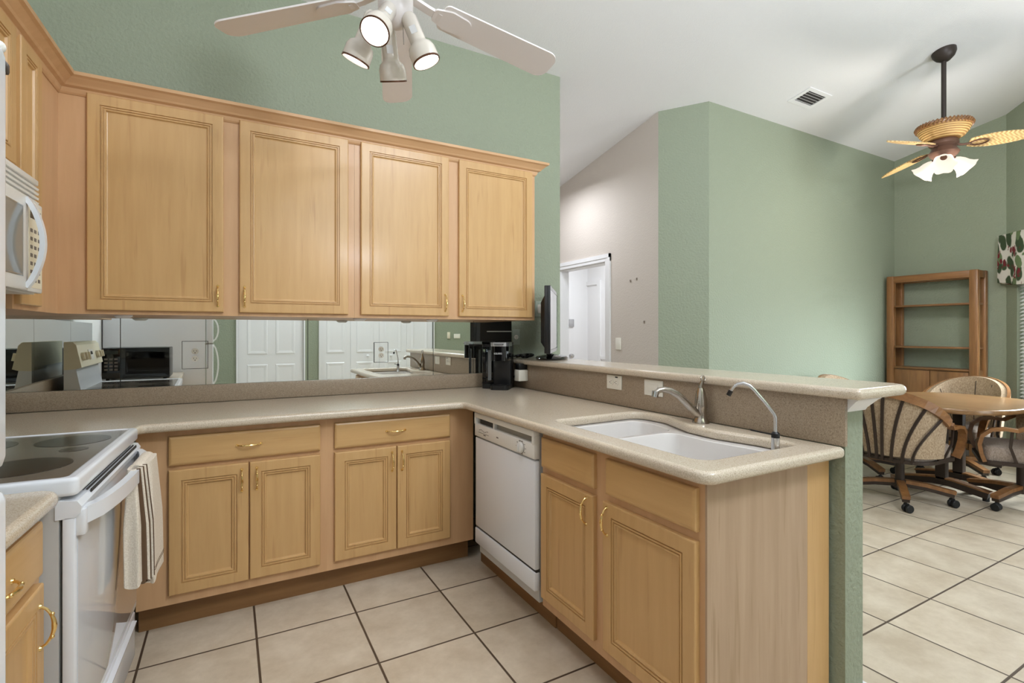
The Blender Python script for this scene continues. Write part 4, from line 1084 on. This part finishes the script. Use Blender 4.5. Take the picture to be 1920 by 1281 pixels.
def chair(loc, rz, label, leg=R(12)):
    t = thing('dining_chair', label, 'chair', (*loc, 0), rz, 'swivel chairs round the dining table')
    for k in range(4):
        an = PI/4+k*PI/2+leg; ca, sa = math.cos(an), math.sin(an)
        P_ = lambda r, z: (r*ca, r*sa, z)
        lg = MB().strip([P_(.03, .125), P_(.16, .115), P_(.325, .085)], .028, .045).build('leg', 'metal_brown', t)
        MB().strip([P_(.035, .150), P_(.16, .140), P_(.335, .108)], .026, .050).build('wood_cap', 'oak', lg)
        cs = MB().cyl(P_(.31, .06), P_(.31, .10), .008, .008, 8)
        px, py, _ = P_(.31, 0)
        mq = Matrix.Translation((px+.012, py, .029)) @ Matrix.Rotation(R(90), 4, 'Y') @ Matrix.Rotation(.4, 4, 'X')
        for dz in (-.017, .017):
            cs.lathe([(0, dz-.012), (.024, dz-.012), (.029, dz-.006), (.029, dz+.006), (.024, dz+.012), (0, dz+.012)], (0, 0, 0), 18, mq)
        cs.box(px-.014, px+.022, py-.008, py+.008, .030, .066, .005)
        cs.build('caster', 'rubber', t)
    mb = MB().cyl((0, 0, .10), (0, 0, .34), .030, .030, 16).cyl((0, 0, .10), (0, 0, .16), .042, .042, 16)
    mb.build('column', 'metal_brown', t)
    MB().box(-.10, .10, -.12, .12, .322, .345, .005).build('tilt_plate', 'metal_brown', t)
    fr_ = fillet([(-.255, -.24), (.255, -.24), (.255, .25), (-.255, .25)], [.18, .18, .06, .06], 8)
    loop = [(x, y, .352) for x, y in fr_]; loop.append(loop[0]); loop.append(loop[1])
    MB().strip(loop, .026, .022).build('seat_frame', 'metal_brown', t)
    mb = MB()
    L_ = []
    for sc, z in ((.93, .345), (1.0, .362), (1.02, .40), (1.015, .44), (.95, .462), (.7, .474), (.1, .478)):
        L_.append([(x*sc*.95, y*sc*.95, z) for x, y in fr_])
    mb.loft(L_, True, True).build('seat', 'fabric_grey', t)
    ztop = lambda p: .615+.275*max(0, math.cos(p*.92))**.85
    rad = lambda z: .262+.085*(z-.38)
    NP, NZ = 28, 7; PM = R(88)
    outer, inner = [], []
    for j in range(NZ):
        lo, li = [], []
        for i in range(NP+1):
            p = -PM+2*PM*i/NP; v = j/(NZ-1); z = .385+(ztop(p)-.385)*v
            for lst, off in ((lo, .012), (li, -.042+.014*abs(2*v-1)**2+.004*math.cos(i*2.2)*(.3 < v < .9))):
                r_ = rad(z)+off; lst.append((1.05*r_*math.sin(p), -.0-r_*math.cos(p), z))
        outer.append(lo); inner.append(li)
    mb = MB(); n1 = NP+1
    vs = [q for l in outer for q in l]+[q for l in inner for q in l]; fs = []; o2 = NZ*n1
    for j in range(NZ-1):
        for i in range(NP):
            a = j*n1+i; fs.append((a, a+1, a+n1+1, a+n1)); fs.append((o2+a, o2+a+n1, o2+a+n1+1, o2+a+1))
    for i in range(NP):
        fs.append((i, o2+i, o2+i+1, i+1)); a = (NZ-1)*n1+i; fs.append((a, a+1, o2+a+1, o2+a))
    for j in range(NZ-1):
        a = j*n1; fs.append((a, a+n1, o2+a+n1, o2+a)); a += NP; fs.append((a, o2+a, o2+a+n1, a+n1))
    bk_ = mb.add(vs, fs, True).build('backrest', 'fabric', t)
    mb = MB()
    for p in (-R(58), -R(30), 0, R(30), R(58)):
        pts_ = []
        for j in range(6):
            v = .12+.8*j/5; z = .385+(ztop(p)-.385)*v; pp = p*(.55+.45*v); r_ = rad(z)-.040+.014*abs(2*v-1)**2
            pts_.append((1.05*r_*math.sin(pp), -r_*math.cos(pp), z))
        mb.tube(pts_, .0035, 5)
    mb.build('seams', 'metal_brown', bk_)
    # outer rim of wood
    pts_ = []
    for i in range(NP+1):
        p = -PM+2*PM*i/NP; z = ztop(p)-.026; r_ = rad(z)+.022; pts_.append((1.05*r_*math.sin(p), -r_*math.cos(p), z))
    MB().strip(pts_, .062, .022, (0, 0, 1)).build('top_rail', 'oak_h', t)
    for s_ in (-1, 1):
        e_ = pts_[-1] if s_ > 0 else pts_[0]
        ar = [e_, (s_*.302, .06, .605), (s_*.306, .13, .612), (s_*.304, .20, .600), (s_*.298, .25, .555), (s_*.288, .265, .49), (s_*.276, .255, .42), (s_*.262, .235, .362)]
        ar2 = []
        for k in range(len(ar)-1):
            for f in (0, .5): ar2.append(tuple(Vector(ar[k]).lerp(Vector(ar[k+1]), f)))
        ar2.append(ar[-1])
        MB().strip(ar2, .05, .024, (s_*1, 0, .0)).build('arm', 'oak_h', t)
        mb = MB().strip([(s_*.255, .06, .355), (s_*.29, .10, .48), (s_*.302, .09, .60)], .018, .012, (0, 1, 0))
        mb.strip([(s_*.258, -.02, .355), (s_*.285, -.03, .48), (s_*.297, -.02, .60)], .018, .012, (0, 1, 0))
        mb.build('arm_strut', 'metal_brown', t)
    for p in (-R(74), -R(52), -R(28), -R(7), R(7), R(28), R(52), R(74)):
        q = []
        for k in range(9):
            v = k/8; z = .352+(ztop(p)-.05-.352)*v
            pp = p*(.52+.48*(v**1.7)); r_ = rad(z)+.022
            q.append((1.05*r_*math.sin(pp), -r_*math.cos(pp), z))
        MB().strip(q, .018, .012, (1, 0, 0) if abs(p) < R(60) else (0, 1, 0)).build('back_bar', 'metal_brown', t)
    return t
chair((4.57, 1.99), R(-92), 'oak and tan fabric swivel chair with its back to the bar', R(-13))
chair((5.20, 1.47), R(24), 'oak and tan fabric swivel chair cut off at the right picture edge')
chair((5.90, 2.09), R(84), 'oak and tan fabric swivel chair behind the table, facing the kitchen')
chair((5.14, 2.56), R(178), 'oak and tan fabric swivel chair whose top just shows above the bar')

# ------------------------------------------------------------------ shelf unit
et = thing('shelf_unit', 'tall open wooden shelf unit with lower cabinet doors in the dining corner', 'shelf unit', (6.60, 2.19, 0))
ED, EW, EH = .255, .82, 1.95
for x0, x1 in ((0, .062), (ED-.062, ED)):
    for y0, y1 in ((0, .075), (EW-.075, EW)):
        MB().box(x0, x1, y0, y1, 0, EH, .012).build('post', 'oak', et)
for x0, x1 in ((.004, .056), (ED-.056, ED-.004)): MB().box(x0, x1, .07, EW-.07, EH-.078, EH-.004, .004).build('top_rail', 'oak_h', et)
for y0, y1 in ((.006, .066), (EW-.066, EW-.006)): MB().box(.055, ED-.055, y0, y1, EH-.078, EH-.004, .004).build('side_rail', 'oak', et)
for z in (1.605, 1.147): MB().box(.012, ED-.012, .02, EW-.02, z-.010, z+.010, .003).build('shelf', 'oak_h', et)
MB().box(.03, ED-.008, .02, EW-.02, .10, .915).build('cabinet', 'oak', et)
MB().box(.008, ED-.006, .06, EW-.06, .905, .925, .003).build('cabinet_top', 'oak_h', et)
for y0, y1 in ((.078, .406), (.412, .742)):
    MB().box(.012, .03, y0, y1, .12, .895, .003).build('door', 'oak', et)
